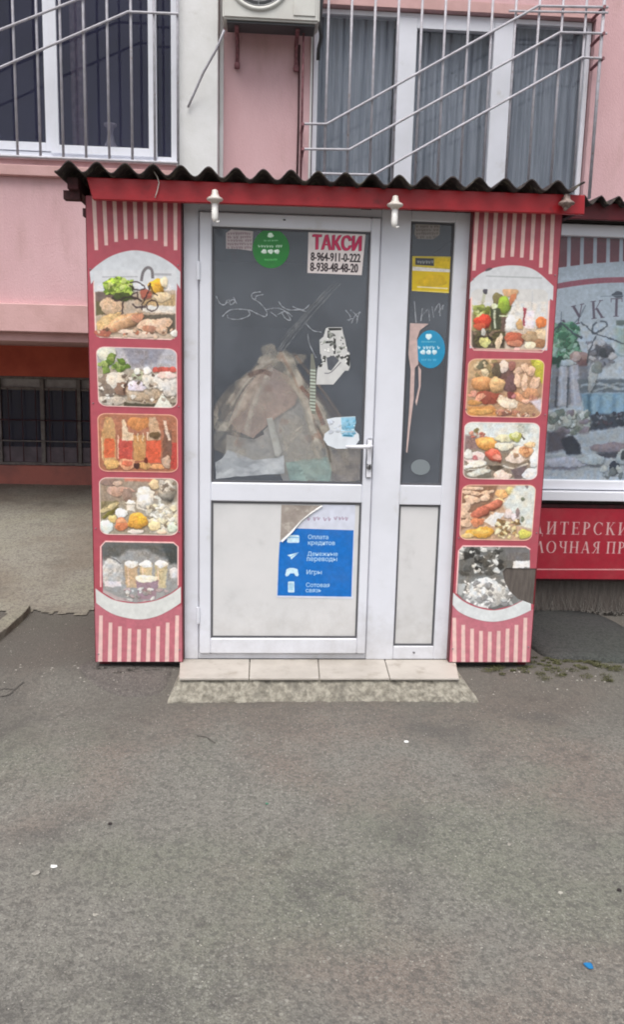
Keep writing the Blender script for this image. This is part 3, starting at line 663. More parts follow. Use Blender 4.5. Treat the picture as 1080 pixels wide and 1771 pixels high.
for y_ in (-.04, .35, .75, 1.2): box('batten', M['rafter'], po, -.865, -.795, y_, y_+.05, 2.225, 2.2615)
def corrugated(name, parent, x0, x1, y0, y1, zc, amp, pitch, x_crest, m, slope=0.0, th=.007, ragged=.004):
    b = MB(); nx = int((x1-x0)/pitch*12); ny = 10; vs = []
    for s_ in (0, 1):
        for j in range(ny+1):
            for i in range(nx+1):
                x = x0+(x1-x0)*i/nx; y_ = y0+(y1-y0)*j/ny
                z = zc+slope*(y_-y0)+amp*math.cos(2*math.pi*(x-x_crest)/pitch)+.003*mnoise.noise((x*3, y_*2, 0))
                if j == 0: y_ += ragged*mnoise.noise((x*23, 5, 0))*2
                vs.append((x, y_, z-s_*th))
    W_ = nx+1; o2 = (ny+1)*W_; fs = []
    for j in range(ny):
        for i in range(nx):
            a = j*W_+i; fs += [(a, a+1, a+W_+1, a+W_), (o2+a, o2+a+W_, o2+a+W_+1, o2+a+1)]
    for i in range(nx): fs += [(i, o2+i, o2+i+1, i+1), (ny*W_+i, ny*W_+i+1, o2+ny*W_+i+1, o2+ny*W_+i)]
    for j in range(ny): fs += [(j*W_, (j+1)*W_, o2+(j+1)*W_, o2+j*W_), (j*W_+nx, o2+j*W_+nx, o2+(j+1)*W_+nx, (j+1)*W_+nx)]
    b.add(vs, fs); return b.build(name, m, parent, sm=True)
for i, (a, c) in enumerate(((-.872, -.06), (-.075, .74), (.725, 1.405))):
    corrugated('roof_sheet', po, a, c, -.16-.01*(i % 2), 2.72, 2.336-.004*(i % 2), (.0215), .1165, -.812, M['slate'], .02)
# dangling wire on the fascia
q = [(266, 296), (272, 306), (275, 316), (272, 330), (268, 342)]
tag(MB().tube([(at(a, c, -.112)[0], -.112, at(a, c, -.112)[1]) for a, c in q], .0025, 6).build('loose_wire', M['lampwhite'], sm=True), 'thin pale wire hanging over the left end of the red fascia', 'wire')

# lamps
def lamp(x, z, label, broken=False):
    t = thing('porch_lamp', (x, -.13, z), label, 'lamp', 'small white lamps on the red fascia')
    c = (x, -.138, z); HM = M['olddirty'] if broken else M['lampwhite']
    MB().lathe([(.006, .034), (.012, .031), (.015, .014), (.021, .005), (.031, 0), (.036, -.005), (.033, -.011), (.021, -.015), (.016, -.024)], c, 18).build('lamp_holder', HM, t, sm=True)
    box('mount', HM, t, x-.012, x+.012, -.135, -.101, z+.008, z+.026, bevel=.003)
    if not broken:
        MB().lathe([(.0145, -.022), (.0145, -.082), (.012, -.092), (.006, -.097), (.001, -.098)], c, 14).build('bulb', M['bulb'], t, sm=True)
        MB().tube([(x+.002, -.138, z-.092), (x+.012, -.14, z-.099), (x+.020, -.14, z-.094)], [.006, .005, .003], 8).build('bulb_tip', M['bulb'], t, sm=True)
    else:
        MB().tube([(x, -.14, z-.02), (x-.008, -.142, z-.036)], [.013, .006], 10).build('broken_bulb', HM, t, sm=True)
    return t
x, z = at(372, 343, -.13); lamp(x, z, 'white lamp with tube bulb on the fascia above the left side of the door')
x, z = at(683.5, 353, -.13); lamp(x, z, 'white lamp with tube bulb on the fascia above the side window, right of the door')
x, z = at(980, 350, -.13); lamp(x, z, 'broken lamp holder without bulb at the right end of the fascia', True)

# ================================================================== DOOR UNIT
du = thing('entrance_door', (.3, .06, .1), 'white plastic shop door with large dark pane and narrow side window', 'door')
YF = .05
pieces([(-.356, -.287, YF, YF+.07, .098, 2.25), (.546, .684, YF-.003, YF+.07, .098, 2.25), (.890, .962, YF, YF+.07, .098, 2.25),
        (-.287, .546, YF, YF+.07, 2.214, 2.25), (.684, .890, YF, YF+.07, 2.205, 2.25), (-.287, .546, YF+.004, YF+.07, .098, .126), (.684, .890, YF, YF+.07, .098, .166)], 'door_frame', M['pvc'], du, .003)
YL = .03
leaf = pieces([(-.283, -.226, YL, YL+.06, .133, 2.209), (.498, .542, YL, YL+.06, .133, 2.209), (-.226, .498, YL, YL+.06, 2.147, 2.209),
               (-.226, .498, YL, YL+.06, .893, .983), (-.226, .498, YL, YL+.06, .133, .212)], 'door_leaf', M['pvc'], du, .005)
def glazed(parent, x0, x1, z0, z1, Y, m, nm='pane', t=.006):
    g_ = .010
    b = MB()
    for a in frame_ring(x0, x1, z0, z1, g_, Y-.004, Y+.012): b.box(*a)
    b.build('gasket', M['gasket'], parent)
    return box(nm, m, parent, x0+g_, x1-g_, Y, Y+t, z0+g_, z1-g_)
glazed(leaf, -.226, .498, .983, 2.147, YL+.016, M['doorglass'])
glazed(leaf, -.226, .498, .212, .893, YL+.012, M['pvc_panel'], 'door_panel', .02)
# beads round the openings
def beads(parent, x0, x1, z0, z1, Y, w_=.010):
    b = MB()
    for a in frame_ring(x0+.0005, x1-.0005, z0+.0005, z1-.0005, w_, Y, Y+.010): b.box(*a)
    return b.build('glazing_bead', M['pvc'], parent, .003)
side = pieces([(.684, .890, YF, YF+.07, .885, .980)], 'side_window', M['pvc'], du, .003)
glazed(side, .684, .890, .980, 2.205, YF+.022, M['doorglass'])
glazed(side, .684, .890, .166, .885, YF+.014, M['pvc_panel'], 'side_panel', .02)
# handle
hx, hz = at(640, 771, YL-.005)
hd = MB().box(hx-.016, hx+.016, YL-.011, YL-.0005, hz-.155, hz+.035).build('handle_plate', M['handle'], leaf, .006, seg=2)
MB().tube([(hx, YL-.01, hz), (hx, YL-.045, hz), (hx-.012, YL-.055, hz), (hx-.06, YL-.056, hz-.001), (hx-.118, YL-.05, hz-.002)], [.011, .010, .010, .009, .007], 10).build('door_handle', M['handle'], leaf, sm=True)
MB().lathe([(.011, -.012), (.013, 0), (.011, .012)], (hx, YL-.012, hz-.098), 12).build('lock_cylinder', M['steel'], leaf, sm=True)
box('keyhole', M['black'], leaf, hx-.003, hx+.003, YL-.0275, YL-.024, hz-.112, hz-.088)
for x, z in (( .10, 2.184), (.79, .135)): MB().lathe([(.005, -.003), (.006, 0), (.005, .003)], (x, (YL if z > 1 else YF)-.001, z), 8).build('screw_head', M['gasket'], du)
hg = MB()
for z in (.33, 1.95): hg.lathe([(.008, -.04), (.009, 0), (.008, .04)], (-.2865, YL-.004, z), 10)
hg.build('hinge', M['pvc'], du)

# doorstep with four tiles
ds = thing('doorstep', (.3, -.1, 0), 'low rough concrete doorstep topped with beige tiles below the white door', 'step')
b = MB(); n = 110; prof = ((0, .086), (.10, .075), (.30, .058), (.5, .042), (.72, .022), (.9, .004), (1, -.014)); rows = []
for i in range(n+1):
    f_ = i/n; xt = -.365+f_*(.985+.365); xb = -.41+f_*(1.05+.41); R = [(xt, .045, .085)]
    for k_, (u, z) in enumerate(prof):
        x = xt+(xb-xt)*u; nn = mnoise.noise((x*22, z*30, 1))*.010+mnoise.noise((x*60, z*70, 5))*.006
        R.append((x+(.6*nn if i in (0, n) else 0), -.190-.072*u-(nn if k_ else nn*.4), z+.4*nn*(k_ > 0)))
    R.append((xb, .045, -.02)); rows.append(R)
w_ = len(rows[0]); vs = [v for R in rows for v in R]
b.add(vs, [(i*w_+a, i*w_+a+1, i*w_+w_+1+a, i*w_+w_+a) for i in range(n) for a in range(w_-1)]+[tuple(range(w_)), tuple(n*w_+a for a in range(w_-1, -1, -1))])
b.build('concrete_base', M['concrete'], ds)
tj = [-.362, at(432, 1160, -.1)[0]+.003, .27, .60, .965]
tj = [(-.378, -.358)]+[(atz(a1, 1147, .1)[0], atz(a2, 1172, .1)[0]) for a1, a2 in ((432, 431), (552, 553), (669, 675))]+[(1.005, .962)]
for i in range(4):
    (a0, a1), (c0, c1) = tj[i], tj[i+1]; g_ = .0022; dz = random.uniform(-.001, .001)
    vs = [(a1+g_, -.206, .088), (c1-g_, -.206+random.uniform(-.001, .002), .088), (c0-g_, .048, .088), (a0+g_, .048, .088)]
    vs += [(x, y_, .0985+dz) for x, y_, _ in vs]
    MB().add(vs, [(0, 3, 2, 1), (4, 5, 6, 7), (0, 1, 5, 4), (1, 2, 6, 5), (2, 3, 7, 6), (3, 0, 4, 7)]).build('tile', M['tile'], ds, .0015)
# ================================================================== PRINTED PANELS beside the door
RED = (178, 80, 93); PINK = (236, 200, 192); WHT = (224, 226, 228)
def roundrect(x0, y0, x1, y1, r, n=5):
    out = []
    for cx, cy, a in ((x1-r, y0+r, -90), (x1-r, y1-r, 0), (x0+r, y1-r, 90), (x0+r, y0+r, 180)):
        for i in range(n+1): t = R_(a+90*i/n); out.append((cx+r*math.cos(t), cy+r*math.sin(t)))
    return out
def quadrr(q, r=.11, n=5, inset=0):                 # rounded rectangle on a photo quad (TL,TR,BR,BL) -> photo points
    (a, b_, c, d_) = q; out = []
    for u, v in roundrect(0+inset, 0+inset*1.3, 1-inset, 1-inset*1.3, r, n):
        x = (a[0]*(1-u)+b_[0]*u)*(1-v)+(d_[0]*(1-u)+c[0]*u)*v; y_ = (a[1]*(1-u)+b_[1]*u)*(1-v)+(d_[1]*(1-u)+c[1]*u)*v
        out.append((x, y_))
    return out
def rect_outline(C, pts, w_, col):                  # outline round a closed photo outline
    for i in range(len(pts)): C.line([pts[i], pts[(i+1) % len(pts)]], w_, col, 1.3, sm=False)

def stripes(C, xt0, xt1, yt, xb0, xb1, fn, n=9):
    for i in range(n):
        a, c = xt0+(xt1-xt0)*i/(n-1), xb0+(xb1-xb0)*i/(n-1); yb = fn(i/(n-1))
        k = (yb-yt)/120.0 if abs(yb-yt) > 1 else 1
        C.poly([(a-3.6, yt), (a+3.6, yt), (c+2.6+(a-c)*0, yb), (c-3.6, yb)], PINK, 2.0, tex=.03)

AR = lambda L: smooth(L, 5)
def draw_left():
    C = Canvas(-.80, -.33, .08, 2.32, 1000, 0.0, RED)
    stripes(C, 161, 303, 318, 167, 304, lambda u: 435-22*math.sin(math.pi*min(1, max(0, u*.9+.02)))**.8+(5 if u > .8 else 0))
    C.poly([(150, 1042), (166, 1042), (183, 1055), (205, 1065), (240, 1071), (270, 1066), (295, 1054), (330, 1040), (330, 1160), (150, 1160)], (192, 112, 124), 3, tex=.05)
    stripes(C, 173, 305, 1150, 175, 307, lambda u: 1064+24*math.sin(math.pi*u)**.7)
    # arch at top: white field
    C.poly([*AR([(155, 470), (170, 457), (190, 444), (212, 436), (233, 433), (255, 436), (275, 443), (297, 456), (312, 470)]), (312, 500), (306, 490), (303, 583), (166, 580), (162, 485), (157, 492)], (214, 218, 222), 2, tex=.03)
    rect_outline(C, [(162, 487), (165, 572), (172, 583), (296, 587), (304, 580), (303, 492)], 2.2, (248, 214, 202))
    C.poly([*AR([(165, 1017), (180, 1028), (200, 1038), (235, 1043), (270, 1038), (295, 1027), (313, 1014)]), *AR([(313, 1042), (295, 1054), (270, 1066), (240, 1071), (205, 1065), (183, 1055), (166, 1042)])], (220, 222, 218), 2, tex=.03)
    quads = {'bread': None,
             'cheese': [(166, 599), (306, 603), (307, 706), (170, 702)], 'juice': [(168, 714), (307, 717), (308, 817), (171, 815)],
             'dairy': [(171, 825), (308, 827), (308, 926), (173, 924)], 'beer': [(173, 936), (309, 938), (309, 1050), (174, 1046)]}
    # bread, greens (1)
    pic = [(165, 486), (302, 488), (301, 582), (294, 585), (174, 581), (167, 575)]
    C.clip = None; C.a0 = C.a.copy()
    C.poly([(164, 500), (303, 500), (302, 586), (167, 582)], (196, 176, 154), 1.5)
    C.frame(150, 420, 6.353)
    C.poly([(80, 300), (990, 300), (990, 520), (80, 540)], (220, 222, 225), 6, tex=.03)
    C.poly([(95, 540), (350, 560), (330, 640), (98, 650)], (122, 104, 96), 5)
    C.poly([(100, 640), (200, 640), (190, 780), (100, 800)], (110, 104, 72), 5)
    C.line([(170, 375), (560, 372)], 10, (176, 176, 180), 4); C.line([(740, 345), (930, 350)], 22, (180, 180, 184), 5)
    C.poly([(600, 620), (975, 560), (975, 700), (610, 690)], (196, 168, 124), 6)
    C.poly([(610, 690), (975, 690), (975, 770), (610, 760)], (222, 216, 206), 5)
    C.poly([(590, 790), (975, 780), (975, 1000), (560, 960)], (104, 96, 82), 6)
    for a in ((270, 470, 85, 75), (350, 460, 90, 80), (430, 480, 80, 65), (240, 520, 50, 40), (330, 540, 90, 40)): C.blob(*a, (148, 176, 62), sh=.5, tex=.7)
    C.crumbs(210, 400, 500, 570, 40, [(170, 196, 80), (110, 140, 40), (196, 212, 120)], 12, 34, 3)
    C.blob(400, 590, 110, 45, (70, 84, 36)); C.blob(260, 690, 120, 80, (212, 180, 148)); C.blob(650, 560, 60, 50, (176, 96, 78))
    C.blob(770, 480, 85, 80, (236, 176, 52), sh=.4); C.blob(850, 430, 40, 55, (240, 224, 190)); C.blob(830, 590, 90, 50, (226, 200, 160))
    C.line([(600, 420), (620, 320), (670, 272), (715, 300), (725, 390)], 28, (112, 106, 108), 4)
    C.blob(230, 850, 150, 55, (222, 186, 130), -32); C.blob(400, 880, 230, 75, (206, 158, 116), -22, sh=.5); C.blob(560, 820, 70, 45, (200, 140, 110), -20)
    C.blob(740, 900, 190, 70, (226, 190, 160), -10); C.blob(690, 940, 80, 30, (188, 132, 104)); C.blob(560, 1000, 210, 36, (220, 196, 176), 5); C.blob(830, 960, 60, 45, (206, 170, 140))
    C.line([(300, 880), (420, 830), (500, 800)], 12, (232, 196, 160), 4); C.blob(960, 990, 36, 40, (226, 222, 212))
    C.blob(180, 990, 90, 40, (176, 104, 84)); C.crumbs(110, 940, 960, 1040, 26, [(214, 186, 160), (120, 90, 70), (190, 120, 90)], 10, 26, 8)
    # black scribble sprayed over it
    K = (58, 44, 46)
    C.line([(280, 590), (330, 640), (420, 600), (520, 590), (600, 640)], 16, K, 3, .85); C.line([(470, 440), (560, 430), (640, 500), (560, 520), (470, 470)], 14, K, 3, .85)
    C.line([(560, 540), (500, 560), (510, 610), (560, 600), (550, 550)], 14, K, 3, .85); C.line([(700, 440), (660, 560), (620, 640), (600, 740)], 15, K, 3, .85)
    C.line([(720, 620), (660, 660), (670, 730), (730, 745), (780, 700), (760, 640), (700, 620)], 15, K, 3, .8); C.line([(400, 640), (385, 720), (390, 780)], 16, K, 3, .8)
    C.line([(500, 660), (540, 700), (650, 700)], 20, K, 3, .8); C.line([(690, 440), (720, 530), (780, 575)], 14, K, 3, .8)
    C.frame(0, 0, 1)
    def clipto(q):
        z = np.zeros((C.h, C.w)); m = C._mask([[C.pt(a) for a in quadrr(q)]], 1.3); z[m[2]:m[3], m[0]:m[1]] = m[4]; C.clip = z
    # cheese
    q = quads['cheese']; clipto(q); C.poly(q, (176, 164, 146)); C.frame(140, 580, 5.4)
    C.poly([(150, 100), (900, 110), (900, 330), (150, 300)], (186, 184, 190), 8); C.poly([(380, 110), (800, 110), (700, 260), (480, 300)], (150, 148, 158), 14)
    C.blob(230, 160, 90, 70, (214, 216, 200)); C.crumbs(180, 190, 440, 330, 30, [(122, 150, 66), (96, 128, 46), (160, 180, 100)], 16, 44, 5)
    for x in range(700, 900, 40): C.blob(x, 320, 34, 26, (206, 92, 80))
    C.blob(200, 420, 70, 60, (150, 130, 112)); C.blob(330, 420, 90, 85, (216, 206, 190)); C.blob(380, 500, 70, 60, (140, 110, 92)); C.blob(240, 520, 70, 60, (136, 122, 110)); C.blob(280, 610, 130, 42, (200, 190, 176))
    C.poly([(420, 480), (760, 500), (740, 640), (430, 600)], (176, 152, 124), 4); C.blob(590, 540, 170, 60, (190, 170, 146)); C.blob(520, 470, 90, 50, (224, 212, 222)); C.blob(530, 370, 55, 50, (184, 190, 160)); C.blob(520, 330, 30, 30, (232, 232, 222)); C.blob(640, 420, 70, 70, (212, 204, 190)); C.blob(620, 330, 40, 34, (236, 232, 226))
    C.blob(760, 430, 80, 80, (216, 212, 204)); C.blob(840, 470, 80, 100, (206, 200, 192)); C.blob(800, 370, 90, 34, (232, 206, 196)); C.poly([(400, 560), (440, 400), (450, 380), (390, 480)], (84, 64, 56), 5)
    C.poly([(400, 625), (740, 640), (660, 690), (400, 680)], (82, 76, 60), 5); C.poly([(670, 690), (760, 540), (870, 690)], (228, 230, 216), 3); C.crumbs(160, 350, 880, 660, 40, [(226, 218, 206), (110, 96, 84), (190, 176, 160)], 8, 24, 6)
    rect_outline(C.frame(0, 0, 1), quadrr(q), 2.4, (250, 210, 204))
    # juice
    q = quads['juice']; clipto(q); C.poly(q, (176, 112, 84)); C.frame(140, 580, 5.4)
    C.poly([(150, 720), (900, 730), (900, 900), (150, 900)], (182, 118, 90), 8); C.blob(540, 820, 110, 60, (206, 134, 76), shadow=False)
    C.poly([(190, 900), (230, 760), (290, 760), (320, 880), (330, 1170), (200, 1170)], (206, 160, 108), 4); C.poly([(220, 960), (310, 960), (320, 1140), (215, 1140)], (224, 108, 66), 5)
    C.poly([(350, 960), (480, 960), (480, 1160), (350, 1160)], (206, 84, 72), 3); C.poly([(385, 780), (410, 780), (440, 900), (490, 910), (490, 980), (380, 980)], (228, 202, 170), 5)
    C.poly([(490, 930), (600, 930), (600, 1170), (490, 1170)], (202, 148, 92), 4); C.poly([(610, 980), (750, 980), (745, 1190), (600, 1190)], (226, 98, 66), 3); C.poly([(640, 760), (700, 760), (740, 900), (740, 975), (630, 975)], (206, 170, 136), 5)
    C.line([(620, 900), (620, 975)], 14, (236, 214, 186), 3); C.line([(530, 910), (530, 985)], 10, (232, 206, 170), 3); C.line([(580, 910), (580, 985)], 10, (232, 206, 170), 3)
    C.line([(195, 950), (200, 1150)], 9, (236, 200, 150), 3); C.line([(345, 930), (350, 1150)], 10, (240, 190, 160), 3); C.blob(690, 930, 50, 34, (112, 88, 58))
    C.poly([(770, 880), (850, 880), (850, 1180), (760, 1200)], (130, 92, 76), 5); C.line([(780, 790), (790, 860), (830, 980)], 26, (228, 204, 184), 4); C.blob(800, 1180, 42, 60, (196, 164, 140)); C.poly([(850, 1000), (900, 1000), (900, 1260), (840, 1240)], (196, 74, 64), 5)
    C.blob(280, 1200, 70, 46, (222, 176, 108)); C.blob(430, 1200, 76, 52, (236, 170, 130)); C.blob(430, 1195, 52, 30, (222, 120, 90), shadow=False); C.blob(590, 1215, 60, 34, (206, 156, 100)); C.blob(710, 1225, 64, 26, (236, 166, 110)); C.blob(520, 1215, 26, 26, (80, 50, 44)); C.blob(605, 1165, 16, 26, (110, 50, 40))
    rect_outline(C.frame(0, 0, 1), quadrr(q), 2.4, (250, 196, 170))
    # dairy
    q = quads['dairy']; clipto(q); C.poly(q, (172, 162, 144)); C.frame(160, 820, 6.968)
    C.poly([(90, 30), (1020, 30), (1020, 300), (90, 330)], (168, 150, 132), 8); C.blob(200, 90, 110, 50, (150, 124, 112)); C.line([(380, 60), (740, 70)], 46, (206, 130, 108), 8); C.blob(900, 190, 120, 130, (184, 174, 158), sh=.5); C.crumbs(760, 60, 1010, 200, 20, [(206, 196, 182), (140, 124, 108)], 14, 36, 2)
    C.blob(740, 120, 60, 60, (226, 196, 150)); C.blob(290, 200, 120, 60, (204, 166, 146)); C.blob(420, 190, 90, 30, (206, 160, 140)); C.blob(420, 250, 60, 90, (150, 126, 112), shadow=False); C.blob(300, 110, 60, 34, (210, 176, 152))
    C.poly([(100, 330), (300, 310), (310, 470), (100, 540)], (146, 134, 100), 6); C.blob(200, 400, 130, 32, (206, 188, 140), -28); C.blob(200, 470, 110, 20, (120, 112, 52), -36)
    C.line([(740, 270), (810, 290), (800, 370), (745, 370)], 30, (226, 220, 204), 3); C.blob(630, 210, 100, 60, (232, 226, 212)); C.poly([(530, 240), (735, 240), (740, 400), (640, 440), (535, 410)], (228, 222, 210), 4); C.blob(640, 330, 95, 90, (226, 222, 212), sh=.35, shadow=False)
    C.poly([(400, 330), (520, 330), (505, 445), (420, 440)], (222, 216, 204), 4); C.blob(460, 335, 60, 26, (240, 236, 226)); C.blob(345, 465, 78, 56, (236, 240, 238)); C.blob(540, 560, 120, 100, (240, 174, 72), sh=.3); C.blob(590, 540, 60, 60, (246, 190, 64), shadow=False)
    C.blob(345, 600, 80, 80, (226, 136, 92)); C.blob(345, 560, 60, 30, (236, 166, 120), shadow=False); C.blob(165, 630, 75, 85, (224, 232, 224)); C.blob(240, 530, 50, 50, (226, 200, 130))
    C.poly([(640, 440), (1020, 330), (1020, 730), (700, 700)], (214, 206, 188), 8); C.crumbs(680, 380, 1010, 640, 55, [(236, 230, 214), (206, 196, 172), (150, 138, 118), (226, 214, 180)], 16, 46, 11)
    C.blob(740, 620, 76, 60, (238, 216, 164)); C.blob(960, 640, 60, 60, (210, 220, 200)); C.blob(830, 690, 60, 34, (236, 208, 180)); C.blob(520, 690, 100, 30, (226, 214, 204))
    rect_outline(C.frame(0, 0, 1), quadrr(q), 2.4, (252, 220, 210))
    # beer
    q = quads['beer']; z = np.zeros((C.h, C.w)); m = C._mask([[C.pt(a) for a in [(176, 940), (182, 937), (302, 939), (307, 944), (308, 1016), (294, 1026), (270, 1037), (235, 1042), (200, 1037), (178, 1024)]]], 1.4); z[m[2]:m[3], m[0]:m[1]] = m[4]; C.clip = z
    C.poly([(170, 930), (312, 930), (312, 1050), (170, 1050)], (160, 160, 158)); C.frame(140, 880, 5.06)
    C.poly([(160, 280), (860, 290), (860, 440), (700, 420), (560, 350), (400, 360), (330, 420), (170, 440)], (104, 106, 104), 16); C.poly([(700, 300), (850, 300), (850, 480), (780, 480)], (78, 84, 84), 14)
    C.blob(270, 560, 110, 140, (190, 190, 188), shadow=False, sh=.1); C.line([(190, 425), (280, 430), (350, 480)], 14, (120, 120, 120), 4)
    for x, w_, c in ((440, 62, (206, 176, 140)), (570, 58, (214, 190, 148)), (700, 56, (206, 190, 150))):
        C.poly([(x-w_, 470), (x+w_, 470), (x+w_*.75, 690), (x-w_*.75, 690)], c, 5); C.line([(x-w_*.5, 500), (x-w_*.4, 680)], 10, (232, 206, 180), 4); C.blob(x, 480, w_, 34, (232, 230, 224), shadow=False)
    C.poly([(480, 620), (680, 620), (650, 790), (500, 790)], (164, 136, 146), 6); C.blob(570, 610, 100, 36, (240, 232, 210), shadow=False)
    C.line([(205, 655), (345, 655)], 50, (222, 214, 216), 5); C.line([(190, 720), (330, 790), (440, 810)], 40, (196, 180, 178), 8); C.crumbs(360, 700, 850, 840, 30, [(206, 204, 200), (150, 146, 144), (180, 160, 160)], 10, 34, 4)
    C.blob(820, 560, 50, 50, (206, 204, 204), shadow=False)
    C.frame(0, 0, 1); C.clip = None
    C.printed([[(167, 490), (301, 491), (300, 578), (170, 574)]]+[quadrr(v, inset=.03) for k_, v in quads.items() if v and k_ != 'beer']+[[(178, 942), (304, 944), (304, 1010), (235, 1036), (178, 1016)]])
    C.line([(174, 1015), (174, 945), (182, 936), (300, 938), (308, 945), (308, 1012)], 2.4, (250, 206, 200), sm=False)
    C.soften(1)
    return C, {'bread': [*AR([(155, 470), (170, 457), (190, 444), (212, 436), (233, 433), (255, 436), (275, 443), (297, 456), (312, 470)]), (312, 498), (305, 490), (304, 580), (296, 588), (172, 584), (165, 574), (162, 486), (157, 492)], **{k_: quadrr(v, inset=-.008) for k_, v in quads.items() if v and k_ != 'beer'},
               'beer': [(174, 945), (181, 936), (302, 938), (309, 945), (309, 1016), (313, 1014), *AR([(313, 1042), (295, 1054), (270, 1066), (240, 1071), (205, 1065), (183, 1055), (166, 1042)]), (165, 1017), (174, 1024)]}

def draw_right():
    C = Canvas(.93, 1.39, .08, 2.32, 1000, 0.0, RED)
    stripes(C, 827, 958, 350, 821, 953, lambda u: 468-24*math.sin(math.pi*min(1, max(0, u)))**.8+(6 if u > .85 else 0))
    C.poly([(770, 1045), (783, 1045), (795, 1058), (822, 1070), (855, 1075), (890, 1068), (930, 1050), (930, 1160), (770, 1160)], (196, 118, 130), 3, tex=.05)
    stripes(C, 787, 907, 1150, 787, 910, lambda u: 1068+24*math.sin(math.pi*u)**.7)
    C.poly([*AR([(811, 492), (830, 474), (856, 463), (882, 459), (908, 461), (930, 470), (958, 495)]), (957, 520), (952, 517), (947, 606), (813, 602), (816, 515), (811, 519)], (216, 218, 220), 2, tex=.03)
    def clipto(q):
        z = np.zeros((C.h, C.w)); m = C._mask([[C.pt(a) for a in quadrr(q)]], 1.3); z[m[2]:m[3], m[0]:m[1]] = m[4]; C.clip = z
    q = [(815, 500), (949, 500), (943, 607), (813, 603)]; clipto(q); C.frame(800, 450, 6.545)
    C.poly([(80, 300), (1010, 300), (960, 1060), (80, 1040)], (218, 216, 212), 4, tex=.03); C.poly([(80, 760), (980, 760), (960, 1060), (80, 1040)], (206, 190, 172), 20)
    C.line([(80, 185), (900, 200)], 12, (172, 176, 176), 5); C.clip = None; C.line([(270, 180), (900, 202)], 12, (176, 180, 180), 5); C.blob(300, 104, 40, 14, (90, 70, 76), -20, shadow=False); C.frame(0, 0, 1); clipto(q); C.frame(800, 450, 6.545)
    C.poly([(110, 600), (340, 520), (520, 560), (480, 800), (110, 800)], (150, 134, 84), 16); C.line([(260, 350), (240, 440), (210, 560)], 30, (196, 196, 170), 6); C.blob(262, 350, 26, 34, (84, 82, 90), shadow=False)
    C.crumbs(130, 520, 330, 640, 26, [(160, 168, 84), (120, 130, 56), (196, 196, 130)], 14, 44, 4); C.blob(540, 360, 90, 50, (216, 172, 130)); C.blob(400, 430, 60, 60, (130, 120, 80)); C.blob(470, 510, 80, 96, (146, 172, 60), sh=.4); C.blob(570, 440, 34, 70, (196, 124, 86), 20)
    C.poly([(320, 540), (430, 540), (440, 780), (330, 790)], (78, 84, 62), 6); C.line([(365, 560), (370, 770)], 20, (190, 196, 170), 4); C.blob(365, 520, 34, 30, (216, 220, 180), shadow=False); C.poly([(440, 640), (520, 640), (500, 800), (430, 800)], (112, 92, 86), 8)
    C.line([(420, 630), (540, 625)], 16, (220, 230, 190), 4); C.poly([(600, 440), (660, 480), (680, 640), (640, 800), (480, 800), (490, 700)], (222, 220, 214), 8); C.blob(560, 720, 80, 90, (226, 226, 222), shadow=False, sh=.2)
    C.blob(235, 690, 100, 76, (218, 72, 50), sh=.4); C.blob(200, 750, 70, 40, (206, 90, 60)); C.poly([(690, 530), (725, 540), (720, 740), (690, 740)], (176, 70, 86), 4); C.poly([(715, 570), (815, 570), (810, 770), (705, 770)], (234, 222, 228), 4); C.line([(795, 350), (790, 560)], 16, (206, 206, 206), 5); C.blob(895, 700, 70, 60, (230, 128, 70)); C.blob(650, 720, 40, 60, (216, 168, 110))
    C.poly([(110, 800), (480, 800), (480, 1000), (110, 1000)], (84, 74, 60), 10); C.crumbs(120, 800, 460, 960, 22, [(96, 90, 60), (60, 54, 48), (130, 110, 90)], 20, 44, 9); C.blob(255, 925, 66, 58, (206, 204, 130)); C.blob(415, 920, 34, 90, (222, 200, 170), 12); C.blob(235, 815, 30, 40, (190, 186, 176))
    C.blob(590, 890, 120, 80, (186, 96, 70), sh=.4); C.blob(600, 940, 90, 36, (206, 130, 100)); C.blob(880, 850, 90, 70, (222, 196, 160)); C.blob(770, 860, 90, 60, (186, 156, 120)); C.blob(870, 940, 80, 50, (168, 124, 90)); C.blob(765, 965, 66, 48, (232, 220, 190)); C.line([(150, 1010), (920, 1015)], 26, (214, 180, 160), 5)
    C.blob(620, 1010, 34, 26, (236, 190, 180))
    C.clip = None; C.frame(0, 0, 1); C.line([(816, 514), (814, 595), (820, 605), (938, 609), (946, 600), (950, 520)], 2.3, (250, 208, 196), sm=False)
    Q = {'vegetables': None, 'meats': [(811, 620), (943, 621), (936, 723), (805, 720)], 'sandwiches': [(804, 729), (935, 731), (929, 830), (801, 828)], 'sausages': [(800, 838), (928, 838), (920, 935), (795, 933)]}
    # meats
    q = Q['meats']; clipto(q); C.poly(q, (190, 150, 116)); C.frame(800, 610, 7.2)
    C.poly([(60, 60), (380, 60), (350, 300), (60, 320)], (206, 168, 124), 12); C.crumbs(180, 100, 460, 290, 30, [(222, 200, 160), (150, 130, 90), (206, 180, 140), (110, 104, 80)], 20, 50, 3); C.poly([(850, 70), (1030, 70), (1030, 420), (900, 280)], (188, 182, 60), 10); C.blob(950, 140, 60, 50, (206, 204, 80), shadow=False)
    C.poly([(380, 130), (640, 120), (660, 460), (520, 480)], (120, 88, 80), 12); C.blob(430, 220, 60, 80, (104, 92, 74)); C.blob(520, 170, 60, 80, (222, 200, 182)); C.blob(620, 160, 50, 60, (166, 110, 100)); C.blob(600, 380, 80, 110, (116, 84, 84))
    C.blob(260, 390, 150, 100, (208, 146, 92), 5, sh=.5); C.blob(430, 400, 100, 100, (224, 178, 124), sh=.4); C.blob(320, 540, 160, 60, (164, 84, 66)); C.blob(210, 560, 90, 34, (230, 160, 130), -36); C.blob(130, 510, 60, 36, (226, 156, 132), -30); C.blob(330, 600, 110, 44, (152, 76, 60)); C.blob(150, 620, 90, 34, (196, 140, 80))
